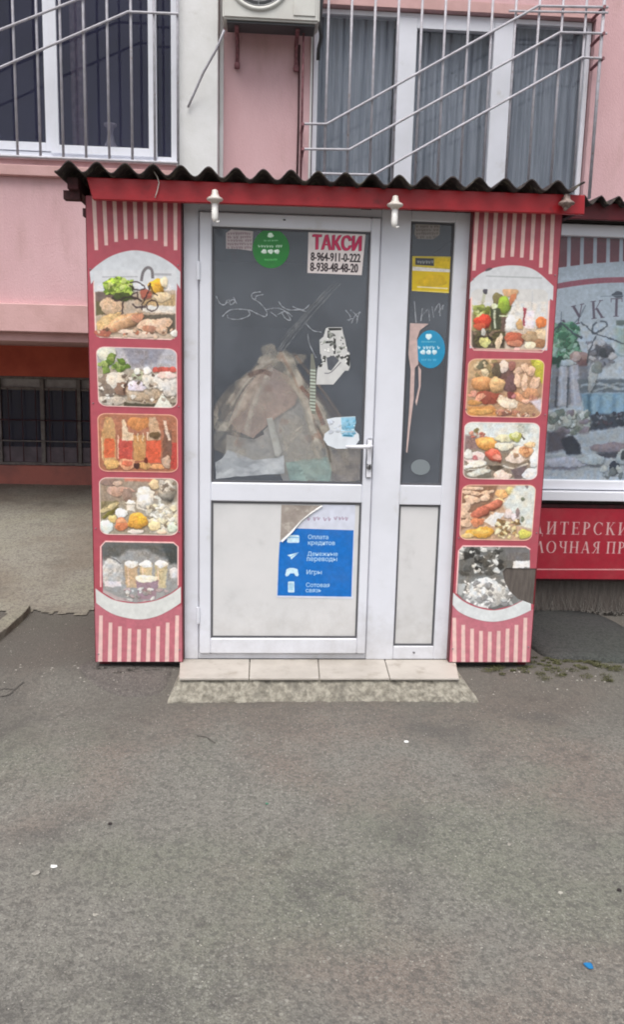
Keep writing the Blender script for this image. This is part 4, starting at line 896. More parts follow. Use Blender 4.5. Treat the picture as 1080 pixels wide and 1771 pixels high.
    for a in ((700, 220, 60, 40), (780, 180, 50, 60), (850, 220, 60, 60), (690, 350, 44, 90), (775, 370, 40, 110), (900, 380, 60, 90)): C.blob(*a, (226, 186, 156), random.Random(a[0]).uniform(-30, 30))
    C.blob(720, 560, 120, 40, (214, 150, 110), 24); C.blob(850, 500, 110, 60, (204, 148, 108)); C.blob(880, 580, 60, 50, (186, 130, 108)); C.blob(790, 600, 50, 30, (226, 176, 150)); C.blob(600, 520, 44, 44, (130, 70, 70)); C.blob(640, 540, 30, 30, (190, 120, 120))
    C.poly([(420, 600), (460, 520), (690, 600), (690, 690), (560, 690)], (228, 206, 178), 4); C.blob(560, 640, 130, 44, (232, 212, 186), 12); C.poly([(70, 670), (400, 660), (430, 780), (70, 790)], (216, 150, 86), 10); C.blob(230, 730, 150, 36, (222, 164, 92)); C.blob(560, 740, 160, 36, (196, 136, 116)); C.crumbs(380, 720, 900, 790, 24, [(216, 190, 170), (140, 96, 84), (186, 130, 100)], 18, 40, 5); C.poly([(840, 600), (1000, 560), (990, 760)], (212, 200, 206), 12)
    rect_outline(C.frame(0, 0, 1), quadrr(q), 2.4, (250, 196, 174))
    # sandwiches
    q = Q['sandwiches']; clipto(q); C.poly(q, (218, 222, 216)); C.frame(795, 720, 7.2)
    C.poly([(50, 300), (300, 260), (900, 420), (900, 780), (50, 780)], (150, 136, 120), 24); C.poly([(730, 80), (880, 80), (860, 200), (740, 190)], (190, 196, 186), 14)
    C.poly([(70, 230), (220, 230), (240, 400), (70, 410)], (150, 124, 122), 12); C.crumbs(150, 160, 330, 300, 12, [(190, 110, 96), (130, 120, 80), (214, 150, 130)], 16, 34, 6); C.blob(340, 340, 140, 90, (238, 168, 88), 10, sh=.35); C.blob(300, 310, 70, 50, (246, 186, 104), shadow=False); C.blob(430, 480, 110, 76, (222, 106, 84), 24, sh=.4); C.blob(470, 510, 60, 34, (238, 150, 126), 20, shadow=False)
    C.blob(560, 270, 120, 50, (214, 208, 170)); C.blob(550, 370, 120, 50, (228, 222, 198)); C.blob(700, 250, 80, 60, (186, 186, 98)); C.blob(700, 230, 50, 34, (222, 220, 160), shadow=False); C.line([(770, 240), (820, 290)], 20, (90, 84, 70), 4)
    C.blob(760, 480, 180, 110, (228, 206, 188), -14); C.blob(830, 430, 90, 70, (226, 168, 120)); C.line([(790, 400), (850, 390), (860, 450), (800, 460)], 18, (190, 122, 80), 4); C.blob(700, 480, 40, 34, (176, 140, 110)); C.blob(880, 350, 70, 34, (232, 196, 150)); C.line([(540, 560), (700, 600), (860, 540)], 26, (140, 124, 104), 5); C.line([(540, 610), (700, 650), (850, 580)], 24, (224, 216, 200), 5)
    C.blob(200, 520, 130, 80, (226, 206, 200), -10); C.blob(190, 510, 40, 30, (206, 126, 130)); C.blob(110, 470, 60, 60, (222, 218, 208)); C.blob(200, 610, 160, 60, (224, 220, 208), -10); C.blob(250, 700, 150, 50, (206, 206, 194), -12); C.line([(80, 650), (220, 640), (350, 600)], 18, (136, 126, 106), 4); C.poly([(220, 740), (380, 690), (400, 760), (230, 790)], (116, 110, 96), 6)
    C.poly([(360, 600), (560, 620), (480, 690), (380, 650)], (92, 82, 70), 6); C.blob(530, 740, 120, 70, (230, 206, 190)); C.poly([(640, 660), (850, 600), (770, 790), (690, 780)], (120, 106, 108), 8); C.blob(940, 540, 70, 90, (222, 224, 222)); C.blob(890, 720, 110, 80, (222, 222, 222))
    rect_outline(C.frame(0, 0, 1), quadrr(q), 2.4, (250, 214, 206))
    # sausages, cheese
    q = Q['sausages']; clipto(q); C.poly(q, (206, 170, 140)); C.frame(785, 830, 7.2)
    C.poly([(80, 60), (560, 60), (420, 400), (80, 640)], (150, 112, 88), 14)
    for a in ((230, 100, 150, 22, 0), (170, 150, 70, 26, 0), (270, 165, 70, 30, 5), (420, 150, 90, 26, -10), (390, 220, 70, 46, -20), (230, 240, 110, 50, 8), (150, 330, 70, 60, -20), (130, 420, 60, 60, 0), (170, 520, 90, 60, -30), (220, 450, 60, 40, 30)): C.blob(*a[:4], (226, 190, 160), a[4])
    C.blob(600, 170, 90, 60, (238, 180, 116)); C.blob(560, 260, 80, 40, (240, 196, 140)); C.blob(720, 130, 80, 50, (220, 206, 140)); C.poly([(780, 60), (1030, 60), (1000, 620), (780, 560), (620, 300)], (216, 220, 212), 14)
    C.blob(480, 320, 150, 60, (206, 120, 94), -22, sh=.4); C.blob(340, 400, 130, 66, (198, 110, 86), -20, sh=.4); C.blob(290, 520, 90, 60, (222, 140, 100)); C.poly([(370, 510), (520, 400), (640, 410), (560, 500), (500, 580)], (228, 224, 218), 5); C.blob(560, 540, 60, 24, (120, 104, 80), -36)
    C.blob(690, 420, 60, 60, (214, 196, 188)); C.blob(770, 460, 60, 60, (220, 206, 204)); C.blob(800, 400, 26, 60, (150, 130, 126)); C.blob(860, 235, 22, 26, (120, 130, 110)); C.blob(860, 485, 22, 34, (130, 140, 120)); C.blob(910, 80, 20, 20, (140, 120, 120))
    C.crumbs(540, 500, 800, 720, 40, [(222, 204, 150), (140, 110, 70), (236, 220, 180), (186, 150, 100)], 20, 44, 14); C.blob(330, 650, 190, 70, (240, 178, 72), -4, sh=.2); C.blob(330, 640, 120, 34, (246, 196, 96), shadow=False); C.blob(880, 670, 90, 60, (212, 208, 96)); C.blob(170, 690, 80, 34, (230, 196, 130))
    rect_outline(C.frame(0, 0, 1), quadrr(q), 2.4, (250, 200, 176))
    # torn grey picture at the bottom
    C.frame(0, 0, 1); C.clip = None
    C.poly([*AR([(782, 1022), (800, 1038), (825, 1050), (855, 1055), (885, 1048), (919, 1030)]), *AR([(919, 1055), (890, 1068), (855, 1075), (822, 1070), (795, 1058), (783, 1045)])], (222, 226, 226), 2, tex=.03)
    pq = [(794, 950), (800, 945), (912, 946), (917, 950), (917, 1032), (885, 1047), (855, 1054), (825, 1048), (800, 1036), (791, 1026)]
    z = np.zeros((C.h, C.w)); m = C._mask([[C.pt(a) for a in pq]], 1.3); z[m[2]:m[3], m[0]:m[1]] = m[4]; C.clip = z
    C.poly(pq, (130, 132, 130)); C.frame(770, 860, 3.484)
    C.poly([(80, 290), (520, 290), (520, 420), (340, 430), (250, 470), (90, 480)], (112, 112, 108), 10); C.crumbs(90, 300, 350, 460, 70, [(206, 206, 200), (90, 90, 86), (160, 160, 156), (60, 60, 58)], 8, 26, 3, .4)
    C.poly([(360, 310), (515, 310), (515, 380), (380, 380)], (120, 118, 118), 8); C.line([(410, 405), (515, 400)], 46, (230, 230, 228), 4)
    C.blob(250, 580, 140, 100, (206, 208, 206), sh=.25); C.crumbs(110, 490, 400, 670, 70, [(226, 226, 224), (186, 188, 186), (150, 150, 150)], 8, 24, 7)
    C.poly([(80, 520), (130, 520), (100, 590), (80, 580)], (190, 192, 190), 5)
    C.frame(0, 0, 1); C.clip = None; C.printed([[(818, 520), (946, 522), (940, 600), (818, 598)]]+[quadrr(v, inset=.03) for v in Q.values() if v]+[[(797, 955), (914, 955), (914, 1025), (855, 1048), (797, 1022)]])
    C.line([(790, 1026), (794, 952), (801, 944), (910, 945), (918, 950)], 2.4, (248, 206, 204), sm=False)
    C.soften(1)
    return C, {'vegetables': [*AR([(811, 492), (830, 474), (856, 463), (882, 459), (908, 461), (930, 470), (958, 495)]), (957, 520), (950, 517), (946, 602), (940, 609), (820, 605), (813, 597), (816, 515), (811, 519)], **{k_: quadrr(v, inset=-.008) for k_, v in Q.items() if v},
               'flour': [(794, 950), (801, 944), (911, 945), (918.5, 952), (919, 983), (876, 982), (870, 988), (873, 1004), (882, 1022), (897, 1036), (919, 1046), *AR([(919, 1055), (890, 1068), (855, 1075), (822, 1070), (795, 1058), (783, 1045)]), (782, 1022), (790, 1028)]}
M['board_brown'] = mat('bare_brown_board', (104, 96, 90), .9, (88, 81, 76), 12, stretch=(6, 1, .8), bump=.3)
def panel(label, x0, x1, draw, names, cname, hole=None):
    C, outl = draw(); pm = C.material(cname, .42)
    t = thing('advertising_panel', ((x0+x1)/2, .02, .1), label, 'advertising panel')
    box('board', M['board_brown'], t, x0+.003, x1-.003, .002, .05, .106, 2.245)
    outer = [(x0, .103), (x1, .103), (x1, 2.25), (x0, 2.25)]
    if hole: outer = [(x0, .103), (x1, .103)]+hole+[(x1, 2.25), (x0, 2.25)]
    sh = MB().prism(outer, -.001, .0015).build('printed_sheet', pm, t); C.uv(sh)
    for a, c in ((x0-.004, x0+.0028), (x1-.0028, x1+.004)): box('edge_trim', M['maroon'], t, a, c, .0018, .056, .10, 2.247)
    for k_, lab in names.items():
        pts = [at(a, c, 0) for a, c in outl[k_]]
        pts = [(min(max(x, x0+.001), x1-.001), z) for x, z in pts]
        o = MB().prism(pts, -.0022, -.0011).build('food_picture', pm, t); C.uv(o); o['label'] = lab
    for x in (x0+.012, x1-.012):
        for z in (.16, .75, 1.35, 1.95): MB().lathe([(.0035, -.002), (.004, 0), (.0035, .002)], (x, -.003, z+random.uniform(-.03, .03)), 8).build('screw', M['steel'], t)
    return t
panel('tall red striped panel with food pictures left of the door', -.776, -.362, draw_left,
      {'bread': 'picture of bread and green salad under an arch with black scribble', 'cheese': 'picture of white cheese and herbs', 'juice': 'picture of orange juice glasses', 'dairy': 'picture of milk jug and cheese', 'beer': 'faded grey picture of drink glasses'}, 'left_panel_print')
hole = [at(a, c, 0) for a, c in [(919, 1046), (897, 1036), (882, 1022), (873, 1004), (870, 988), (876, 982), (919, 983)]]; hole = [(min(x, 1.37), z) for x, z in hole]; hole[0] = (1.37, hole[0][1]); hole[-1] = (1.37, hole[-1][1])
panel('tall red striped panel with torn bottom food picture right of the door', .962, 1.370, draw_right,
      {'vegetables': 'picture of vegetables and bottles under an arch', 'meats': 'picture of sausages and smoked meats', 'sandwiches': 'picture of open sandwiches', 'sausages': 'picture of sliced sausage and cheese', 'flour': 'torn grey picture of flour in a bowl'}, 'right_panel_print', hole)

# ================================================================== SHOP FRONT to the right
sf = thing('shop_front', (2.4, .9, .08), 'shop window wing with printed food poster and red name board right of the porch', 'shop front')
box('wall', M['dark'], sf, 1.38, 4.2, 1.02, 1.12, .03, 2.44)
box('fascia_board', M['maroon'], sf, 1.44, 4.2, .80, .83, 2.385, 2.475, bevel=.003)
box('header_board', M['dark'], sf, 1.42, 4.2, .905, 1.01, 2.386, 2.46)
corrugated('roof_sheet', sf, 1.438, 2.6, .73, 2.72, 2.478, .022, .0985, 1.845, M['slate'], .02)
corrugated('roof_sheet', sf, 2.58, 4.2, .725, 2.72, 2.474, .022, .0985, 1.845, M['slate'], .02)
WZ0, WZ1 = .912, 2.312
wf = pieces([(1.42, 4.1, .90, .96, WZ1, 2.378), (1.42, 1.49, .90, .96, .80, WZ1), (4.03, 4.1, .90, .96, .80, WZ1), (1.49, 4.03, .90, .96, .855, WZ0)], 'window_frame', M['pvc'], sf, .004)
box('window_sill', M['pvc'], sf, 1.42, 4.12, .86, .96, .792, .849, bevel=.004)
box('pane', M['shopglass'], wf, 1.488, 4.03, .922, .928, WZ0-.004, WZ1+.004)
def draw_poster():
    YP = .95
    C = Canvas(1.45, 3.05, .90, 2.32, 620, YP, (196, 204, 212))
    for i in range(-4, 16):
        px_ = 973.5+22.6*i
        C.poly([(px_-8, 405), (px_+8+.4, 405), (px_+7, 455+max(0, 12-3*max(i, -2))), (px_-9, 466)], (120, 40, 52), 1.5)
    C.poly([(880, 480), (960, 464), (1020, 456), (1080, 452), (1250, 460), (1500, 520), (1500, 2000), (880, 2000)], (198, 208, 216), 2)
    C.line([(900, 510), (960, 496), (1020, 487), (1080, 484), (1200, 484), (1400, 510)], 9, (166, 84, 100), 2)
    C.poly([(880, 500), (960, 503), (1090, 492), (1400, 520), (1400, 900), (880, 900)], (200, 210, 218), 14, .8)
    # arc lettering
    for ch, x, y_, h, rt_ in (('Д', 968, 583, 27, -14), ('У', 993, 562, 32, -14), ('К', 1023, 552, 30, -8), ('Т', 1055, 548, 31, -3), ('Ы', 1086, 548, 31, 4)):
        C.serif(ch, x, y_, h, (104, 90, 106), rot=rt_)
    for ch, x, y_, h, rt_ in (('О', 938, 606, 27, -20), ('Р', 915, 620, 27, -24)): C.serif(ch, x, y_, h, (104, 90, 106), rot=rt_)
    C.frame(930, 400, 7.2)
    C.blob(1000, 790, 70, 40, (70, 76, 88), shadow=False); C.line([(790, 812), (1080, 800)], 10, (150, 160, 172), 3)
    C.poly([(980, 1110), (1500, 1090), (1500, 1160), (980, 1170)], (110, 122, 118), 5)
    C.poly([(960, 1190), (1500, 1180), (1500, 1560), (1000, 1500)], (176, 196, 190), 20); C.line([(900, 1400), (960, 1500), (1080, 1550), (1300, 1500)], 20, (160, 178, 182), 5)
    C.crumbs(180, 1170, 480, 1640, 60, [(96, 156, 120), (60, 124, 92), (140, 184, 160), (46, 100, 76)], 30, 90, 3); C.blob(300, 1420, 160, 170, (92, 152, 116), tex=.6); C.crumbs(190, 1250, 520, 1560, 50, [(120, 172, 140), (66, 128, 96), (168, 200, 180)], 20, 60, 13)
    C.blob(230, 1640, 110, 90, (40, 84, 66)); C.blob(520, 1580, 130, 90, (170, 140, 136)); C.blob(560, 1640, 60, 60, (130, 96, 96)); C.blob(480, 1560, 60, 60, (206, 180, 172))
    C.poly([(640, 1400), (740, 1340), (960, 1500), (900, 1680), (640, 1740)], (150, 152, 160), 14); C.crumbs(640, 1380, 930, 1680, 26, [(196, 196, 200), (96, 98, 108), (140, 140, 148)], 26, 70, 4); C.blob(810, 1510, 50, 60, (70, 76, 84))
    C.frame(930, 600, 6.327)
    C.poly([(100, 230), (560, 200), (560, 350), (480, 600), (100, 690)], (140, 142, 150), 10)
    for x0, x1, c in ((160, 130, (150, 154, 160)), (280, 270, (196, 198, 206)), (390, 420, (196, 196, 206))): C.poly([(x0-40, 190), (x0+50, 190), (x1+60, 640), (x1-50, 640)], c, 8); C.line([(x0-10, 220), (x1-10, 620)], 16, (214, 216, 222), 6)
    for x in (340, 215): C.line([(x, 330), (x-20, 660)], 18, (84, 90, 100), 6)
    C.blob(330, 170, 90, 34, (190, 200, 204)); C.poly([(440, 350), (1500, 350), (1500, 490), (460, 500)], (120, 130, 138), 8); C.line([(470, 420), (700, 400), (900, 460), (1100, 420), (1400, 460)], 26, (186, 194, 198), 6); C.line([(600, 480), (760, 440), (900, 400), (1100, 470)], 20, (170, 180, 184), 5)
    C.blob(600, 330, 50, 160, (186, 190, 190), 4); C.blob(650, 220, 60, 60, (150, 156, 150)); C.poly([(480, 510), (1500, 500), (1500, 740), (520, 740)], (128, 166, 190), 10)
    for x in (620, 760, 900, 1100): C.poly([(x-50, 520), (x+60, 520), (x+40, 720), (x-40, 730)], (154, 188, 208), 10)
    C.line([(560, 520), (570, 720)], 40, (86, 124, 146), 10)
    C.poly([(560, 740), (1500, 690), (1500, 800), (700, 900), (500, 920)], (70, 78, 92), 10); C.crumbs(580, 720, 1450, 860, 60, [(60, 66, 80), (104, 112, 122), (150, 150, 158), (84, 70, 84)], 14, 40, 6)
    C.poly([(110, 720), (540, 700), (600, 830), (480, 930), (120, 940)], (166, 172, 168), 12); C.crumbs(130, 720, 560, 940, 46, [(190, 196, 188), (130, 142, 132), (150, 140, 150), (206, 210, 204)], 26, 64, 9)
    C.poly([(100, 930), (300, 900), (330, 1120), (100, 1160)], (104, 98, 108), 14); C.poly([(420, 960), (1500, 780), (1500, 1060), (600, 1180), (480, 1100)], (182, 190, 196), 12)
    C.poly([(250, 1010), (380, 960), (460, 1060), (480, 1170), (340, 1215), (290, 1120)], (56, 62, 78), 8); C.blob(800, 1100, 230, 60, (150, 138, 146), -3); C.poly([(640, 1160), (1500, 1120), (1500, 1220), (700, 1210)], (84, 84, 96), 8)
    C.poly([(70, 1180), (560, 1170), (760, 1230), (1500, 1180), (1500, 1460), (70, 1460)], (182, 190, 196), 10); C.blob(330, 1260, 270, 60, (190, 192, 204)); C.line([(80, 1320), (300, 1330), (430, 1330)], 24, (134, 130, 144), 8); C.blob(600, 1230, 150, 60, (186, 196, 200)); C.line([(570, 1300), (690, 1300)], 26, (110, 116, 126), 7)
    C.blob(840, 1320, 60, 80, (60, 66, 82)); C.blob(930, 1200, 70, 90, (176, 184, 186)); C.blob(940, 1180, 30, 50, (70, 78, 84)); C.crumbs(700, 1330, 1450, 1440, 30, [(190, 196, 194), (120, 128, 130), (160, 166, 166)], 20, 50, 12)
    # dark sprayed tag
    C.frame(930, 400, 7.2); K = (74, 84, 96)
    C.line([(180, 1280), (250, 1180), (300, 1150), (420, 1250), (560, 1330)], 22, K, 3, .9); C.line([(300, 1000), (290, 1200), (270, 1240)], 12, K, 3, .6); C.line([(540, 1130), (620, 1200), (720, 1270), (900, 1330), (1080, 1400)], 16, K, 3, .85)
    C.line([(740, 1130), (690, 1180), (690, 1270), (780, 1240), (860, 1180), (850, 1130), (780, 1120)], 20, K, 3, .85); C.line([(730, 1300), (680, 1400), (640, 1520), (620, 1640)], 18, K, 3, .85); C.line([(430, 1170), (510, 1090), (560, 1000), (600, 920)], 14, K, 3, .6)
    C.frame(0, 0, 1); C.printed([[(900, 560), (1500, 560), (1500, 900), (900, 900)]], 3, .05, .04)
    C.soften(1)
    return C
PC = draw_poster(); pmt = PC.material('window_poster_print', .5, .06)
o = MB().box(1.489, 3.04, .945, .949, WZ0-.002, WZ1+.002).build('window_poster', pmt, sf); PC.uv(o); o['label'] = 'printed food poster filling the shop window'
# red sign board
def draw_sign():
    C = Canvas(1.40, 3.6, .28, .77, 700, .9, (160, 32, 50))
    C.line([(860, 983.5), (1500, 985)], 2.4, (212, 150, 150), 1.3, sm=False)
    # КОНДИТЕРСКИЕ / МОЛОЧНАЯ ПРОДУКЦИЯ
    C.serif('КОНДИТЕРСКИЕ', 851, 922, 23, (206, 168, 166), 1.0, .227)
    C.serif('МОЛОЧНАЯ ПРОДУКЦИЯ', 879.5, 954.5, 21.5, (206, 168, 166), 1.0, .165)
    return C
SC = draw_sign(); smt = SC.material('sign_print', .4)
sb = thing('sign_board', (2.4, .9, .3), 'red board with pale capital lettering mounted under the shop window', 'sign')
o = MB().box(1.42, 3.58, .885, .90, .308, .742).build('sign_face', smt, sb); SC.uv(o)
pieces([(1.42, 3.58, .902, .94, .742, .765), (1.42, 3.58, .902, .94, .29, .306)], 'sign_frame', M['rafter'], sb)
box('plinth', M['board_brown'], sf, 1.40, 4.2, .975, 1.02, .03, .80)

# ================================================================== STICKERS
def sheet_obj(name, pts, Y, m, C, label, cat, group=None, th=.0008):
    o = MB().prism([at(a, c, Y) for a, c in pts], Y-th, Y).build(name, m)
    if C: C.uv(o)
    return tag(o, label, cat, group)
YG_ = YL+.0155        # outer face of the door pane
YS = YF+.0215
def circ(cx, cy, rx, ry, n=28): return [(cx+rx*math.cos(2*math.pi*i/n), cy+ry*math.sin(2*math.pi*i/n)) for i in range(n)]
def canv(px0, py0, px1, py1, Y, bgc, ppm=1500):
    a = at(px0, py1, Y); c = at(px1, py0, Y); b_ = at(px0, py0, Y); d_ = at(px1, py1, Y)
    return Canvas(min(a[0], b_[0])-.01, max(c[0], d_[0])+.01, min(a[1], d_[1])-.01, max(b_[1], c[1])+.01, ppm, Y, bgc)
# green round sticker
C = canv(437, 395, 502, 465, YG_, (34, 128, 52)); C.blob(468, 407, 5, 4, (210, 236, 212), shadow=False); C.scrib(457, 481, 416, 3, (150, 210, 160), 1); C.scrib(447, 489, 426, 5, (206, 232, 208), 2)
for x in (457, 468, 479): C.blob(x, 435, 4.6, 3.6, (220, 238, 222), shadow=False)
C.scrib(458, 480, 449, 4, (96, 190, 108), 3)
sheet_obj('round_sticker', circ(469, 430, 32, 34), YG_, C.material('green_sticker_print', .4), C, 'round green sticker at the top of the door pane', 'sticker')
# taxi sticker
C = canv(530, 398, 640, 478, YG_, (226, 216, 214), 1700)
[C.text('ТАКСИ', 540.5+d_, 430.5+e_, 81, c_, .016, 1.0, ys=1.30) for d_, e_, c_ in ((-.9, .6, (120, 60, 80)), (2.0, -.5, (120, 60, 80)), (0, 0, (206, 44, 92)), (1.4, 0, (206, 44, 92)), (.7, .5, (206, 44, 92)))]
[(C.text('8-964-911-0-222', 537.5+d_, 450.5, 83, (44, 34, 38), .014, ys=1.55), C.text('8-938-48-48-20', 536.5+d_, 468.5, 80, (54, 42, 46), .014, ys=1.55)) for d_ in (0, .9)]
sheet_obj('taxi_sticker', [(534, 401), (633, 404), (626, 476), (532, 472)], YG_, C.material('taxi_sticker_print', .5), C, 'white sticker with red taxi heading and phone numbers on the door pane', 'sticker')
# faded labels
C = canv(388, 395, 440, 436, YG_, (186, 176, 176))
for i in range(5): C.scrib(394, 434, 404+6*i, 5, (140, 120, 126), i)
sheet_obj('paper_sticker', [(391, 403), (400, 397), (438, 400), (436, 434), (414, 431), (391, 430)], YG_, C.material('faded_label_print', .6), C, 'faded pinkish paper label at the top left of the door pane', 'sticker')
C = canv(715, 383, 764, 418, YS, (150, 146, 142))
for i in range(4): C.scrib(721, 758, 392+6*i, 5, (118, 110, 108), i+9)
sheet_obj('paper_sticker', [(717, 405), (719, 388), (740, 384), (762, 388), (761, 406), (750, 414), (722, 413)], YS, C.material('grey_label_print', .6), C, 'faded grey label at the top of the narrow side window', 'sticker')
# yellow sticker
C = canv(710, 440, 785, 510, YS, (222, 190, 30)); C.poly([(714, 443), (783, 444), (781, 469), (714, 467)], (202, 180, 60)); C.poly([(719, 446), (751, 447), (751, 460), (719, 458)], (60, 64, 70)); C.scrib(723, 748, 453, 6, (150, 154, 150), 3)
C.poly([(714, 461), (780, 466), (780, 471), (714, 468)], (226, 222, 214)); C.poly([(753, 446), (781, 447), (781, 464), (753, 462)], (218, 186, 20)); C.blob(748, 486, 26, 10, (206, 168, 30), -6, shadow=False, alpha=.6); C.line([(722, 496), (775, 499)], 2, (236, 226, 180)); C.line([(714, 503), (778, 506)], 3, (236, 214, 100))
sheet_obj('yellow_sticker', [(714, 443), (783, 444), (778, 507), (713, 503)], YS, C.material('yellow_sticker_print', .4), C, 'yellow rectangular sticker on the narrow side window', 'sticker')
# blue round sticker
C = canv(715, 568, 775, 640, YS, (30, 146, 190)); C.blob(742, 582, 5.5, 5, (206, 232, 240), shadow=False); C.scrib(730, 756, 591, 3, (140, 206, 226), 5); C.scrib(724, 760, 601, 6, (214, 236, 244), 6)
for x in (732, 742, 752): C.blob(x, 609, 4.4, 4, (214, 236, 244), shadow=False)
C.scrib(730, 754, 622, 4, (110, 190, 222), 7)
sheet_obj('round_sticker', [q_ for q_ in circ(745, 604, 25.5, 33)], YS, C.material('blue_sticker_print', .4), C, 'round blue sticker on the narrow side window', 'sticker')
# grey oval mark
sheet_obj('oval_sticker', circ(728, 808, 16.5, 13.5), YS, mat('pale_grey_oval', (126, 134, 138), .6), None, 'faint grey oval sticker at the bottom of the narrow side window', 'sticker')
# blue and white sticker by the handle
C = canv(558, 715, 625, 780, YG_, (222, 228, 234)); C.poly([(590, 722), (617, 721), (616, 742), (612, 756), (592, 755)], (150, 200, 224), 4); C.crumbs(592, 724, 614, 752, 16, [(110, 176, 206), (186, 218, 232), (90, 160, 190)], 1.5, 4, 3); C.line([(594, 753), (610, 754)], 3, (50, 130, 160)); C.crumbs(568, 728, 590, 748, 8, [(206, 214, 224), (190, 196, 208)], 2, 5, 5); C.line([(566, 745), (610, 747), (616, 745)], 1.4, (196, 202, 210))
sheet_obj('cup_sticker', [(565, 725), (580, 722), (615, 720), (616, 731), (613, 743), (621, 751), (622, 761), (615, 771), (600, 776), (582, 776), (567, 770), (560, 760), (562, 750), (571, 743), (568, 733)], YG_, C.material('cup_sticker_print', .45), C, 'white and pale blue cut-out sticker on the door pane left of the handle', 'sticker')
# torn black and white clipping
C = canv(535, 560, 612, 670, YG_, (206, 206, 204)); K = (44, 46, 46)
C.frame(530, 560, 6.325)
for P_ in ([(240, 45), (390, 45), (385, 70), (250, 75)], [(235, 75), (260, 80), (250, 150), (232, 150)], [(300, 150), (325, 150), (320, 330), (300, 330)], [(205, 190), (290, 185), (285, 210), (215, 215)], [(440, 340), (480, 340), (475, 470), (440, 440)], [(370, 355), (440, 350), (440, 375), (380, 378)], [(140, 440), (180, 440), (170, 470), (140, 475)], [(190, 350), (215, 350), (210, 420), (170, 410)], [(380, 250), (400, 270), (385, 290), (365, 270)]): C.poly(P_, K, 2)
C.crumbs(160, 90, 460, 420, 60, [(60, 62, 62), (150, 156, 146), (226, 226, 222), (110, 114, 110)], 6, 20, 8)
C.poly([(222, 372), (300, 345), (360, 402), (275, 512), (238, 500)], (84, 88, 96), 3); C.poly([(440, 200), (490, 240), (500, 330), (450, 300)], (84, 88, 96), 3); C.poly([(130, 300), (165, 340), (160, 420), (120, 430)], (84, 88, 96), 3); C.line([(200, 540), (270, 530), (380, 420)], 10, (110, 110, 116), 2); C.frame(0, 0, 1)
sheet_obj('torn_poster', [(568, 566), (592, 566), (594, 577), (597, 586), (599, 598), (605, 607), (606, 634), (603, 641), (597, 641), (577, 665), (547, 665), (549, 640), (551, 633), (558, 627), (554, 612), (553, 588), (560, 582), (564, 568)], YG_, C.material('torn_poster_print', .6), C, 'torn black and white clipping stuck on the door pane', 'poster')
C = canv(530, 620, 550, 720, YG_, (120, 122, 112))
for i in range(13): C.line([(536, 640+5.7*i), (546, 641+5.7*i)], 2.6, (186, 196, 182), 1.5)
sheet_obj('striped_tape', [(538, 612), (542, 612), (547, 640), (546, 716), (540, 716), (536, 700), (537, 640)], YG_, C.material('striped_tape_print', .5), C, 'narrow pale striped strip stuck vertically on the door pane', 'tape')
# blue services sticker on the lower panel
YP_ = YL+.0115
C = canv(478, 868, 615, 1040, YP_, (214, 218, 232), 1900)
C.poly([(484, 913), (612, 917), (608, 1032), (480, 1030)], (20, 112, 196), 1.2, tex=.05)
WH = (196, 224, 246)
C.scrib(532, 603, 897, 8, (176, 158, 178), 12)
C.text('Оплата', 533, 932, 36, WH, .012); C.text('кредитов', 533, 942, 48, WH, .012); C.text('Денежные', 532, 961, 54, WH, .012); C.text('переводы', 531, 970, 54, WH, .012); C.text('Игры', 530.5, 993, 27, WH, .012); C.text('Сотовая', 529.5, 1015, 42, WH, .012); C.text('связь', 529, 1024, 28, WH, .012)
C.frame(470, 860, 6.353); I = (206, 234, 248)
C.poly(roundrect(170, 415, 305, 500, 16), I, 2); C.line([(175, 440), (300, 442)], 10, (120, 180, 224)); C.poly([(170, 635), (300, 605), (215, 685), (205, 655)], I, 2); C.line([(206, 655), (290, 612)], 5, (60, 140, 206))
C.poly([(165, 790), (200, 775), (250, 778), (285, 790), (298, 850), (285, 870), (262, 862), (245, 835), (205, 835), (185, 862), (160, 870), (150, 850)], I, 2); C.poly(roundrect(180, 925, 250, 1045, 10), I, 2); C.poly([(190, 945), (240, 945), (238, 1020), (190, 1020)], (176, 216, 240), 2)
C.frame(0, 0, 1)
sticker = sheet_obj('services_sticker', [(561, 872), (615, 872), (611, 1036), (478, 1033), (484, 938), (500, 926), (520, 906), (538, 890)], YP_, C.material('services_sticker_print', .35), C, 'blue and white services sticker with peeling corner on the lower door panel', 'sticker')
b = MB(); e = [(557, 874), (540, 885), (522, 900), (505, 919), (487, 936)]
vs = []
for i, (a, c) in enumerate(e):
    x, z = at(a, c, YP_)
    for k_, (dx, dz, dy) in enumerate(((0, 0, -.001), (.004, -.004, -.006), (.010, -.010, -.009), (.013, -.014, -.005))): w_ = .55+.45*math.sin(i*1.9+1); vs.append((x+dx*.5*w_-.001, YP_+dy, z+dz*.5*w_+.001))
b.add(vs, [(i*4+k_, i*4+k_+1, i*4+5+k_, i*4+4+k_) for i in range(4) for k_ in range(3)]); b.build('curled_edge', M['paper'], sticker, sm=True)
M['residue'] = mat('adhesive_residue', (166, 156, 148), .8, (146, 136, 128), 16, c3=(190, 182, 172), scale3=30)
sheet_obj('glue_residue', [(487, 873), (556, 874.5), (540, 884), (521, 899), (503, 918), (485, 935)], YP_, M['residue'], None, 'grey brown glue patch left where the services sticker peeled off', 'glue patch')

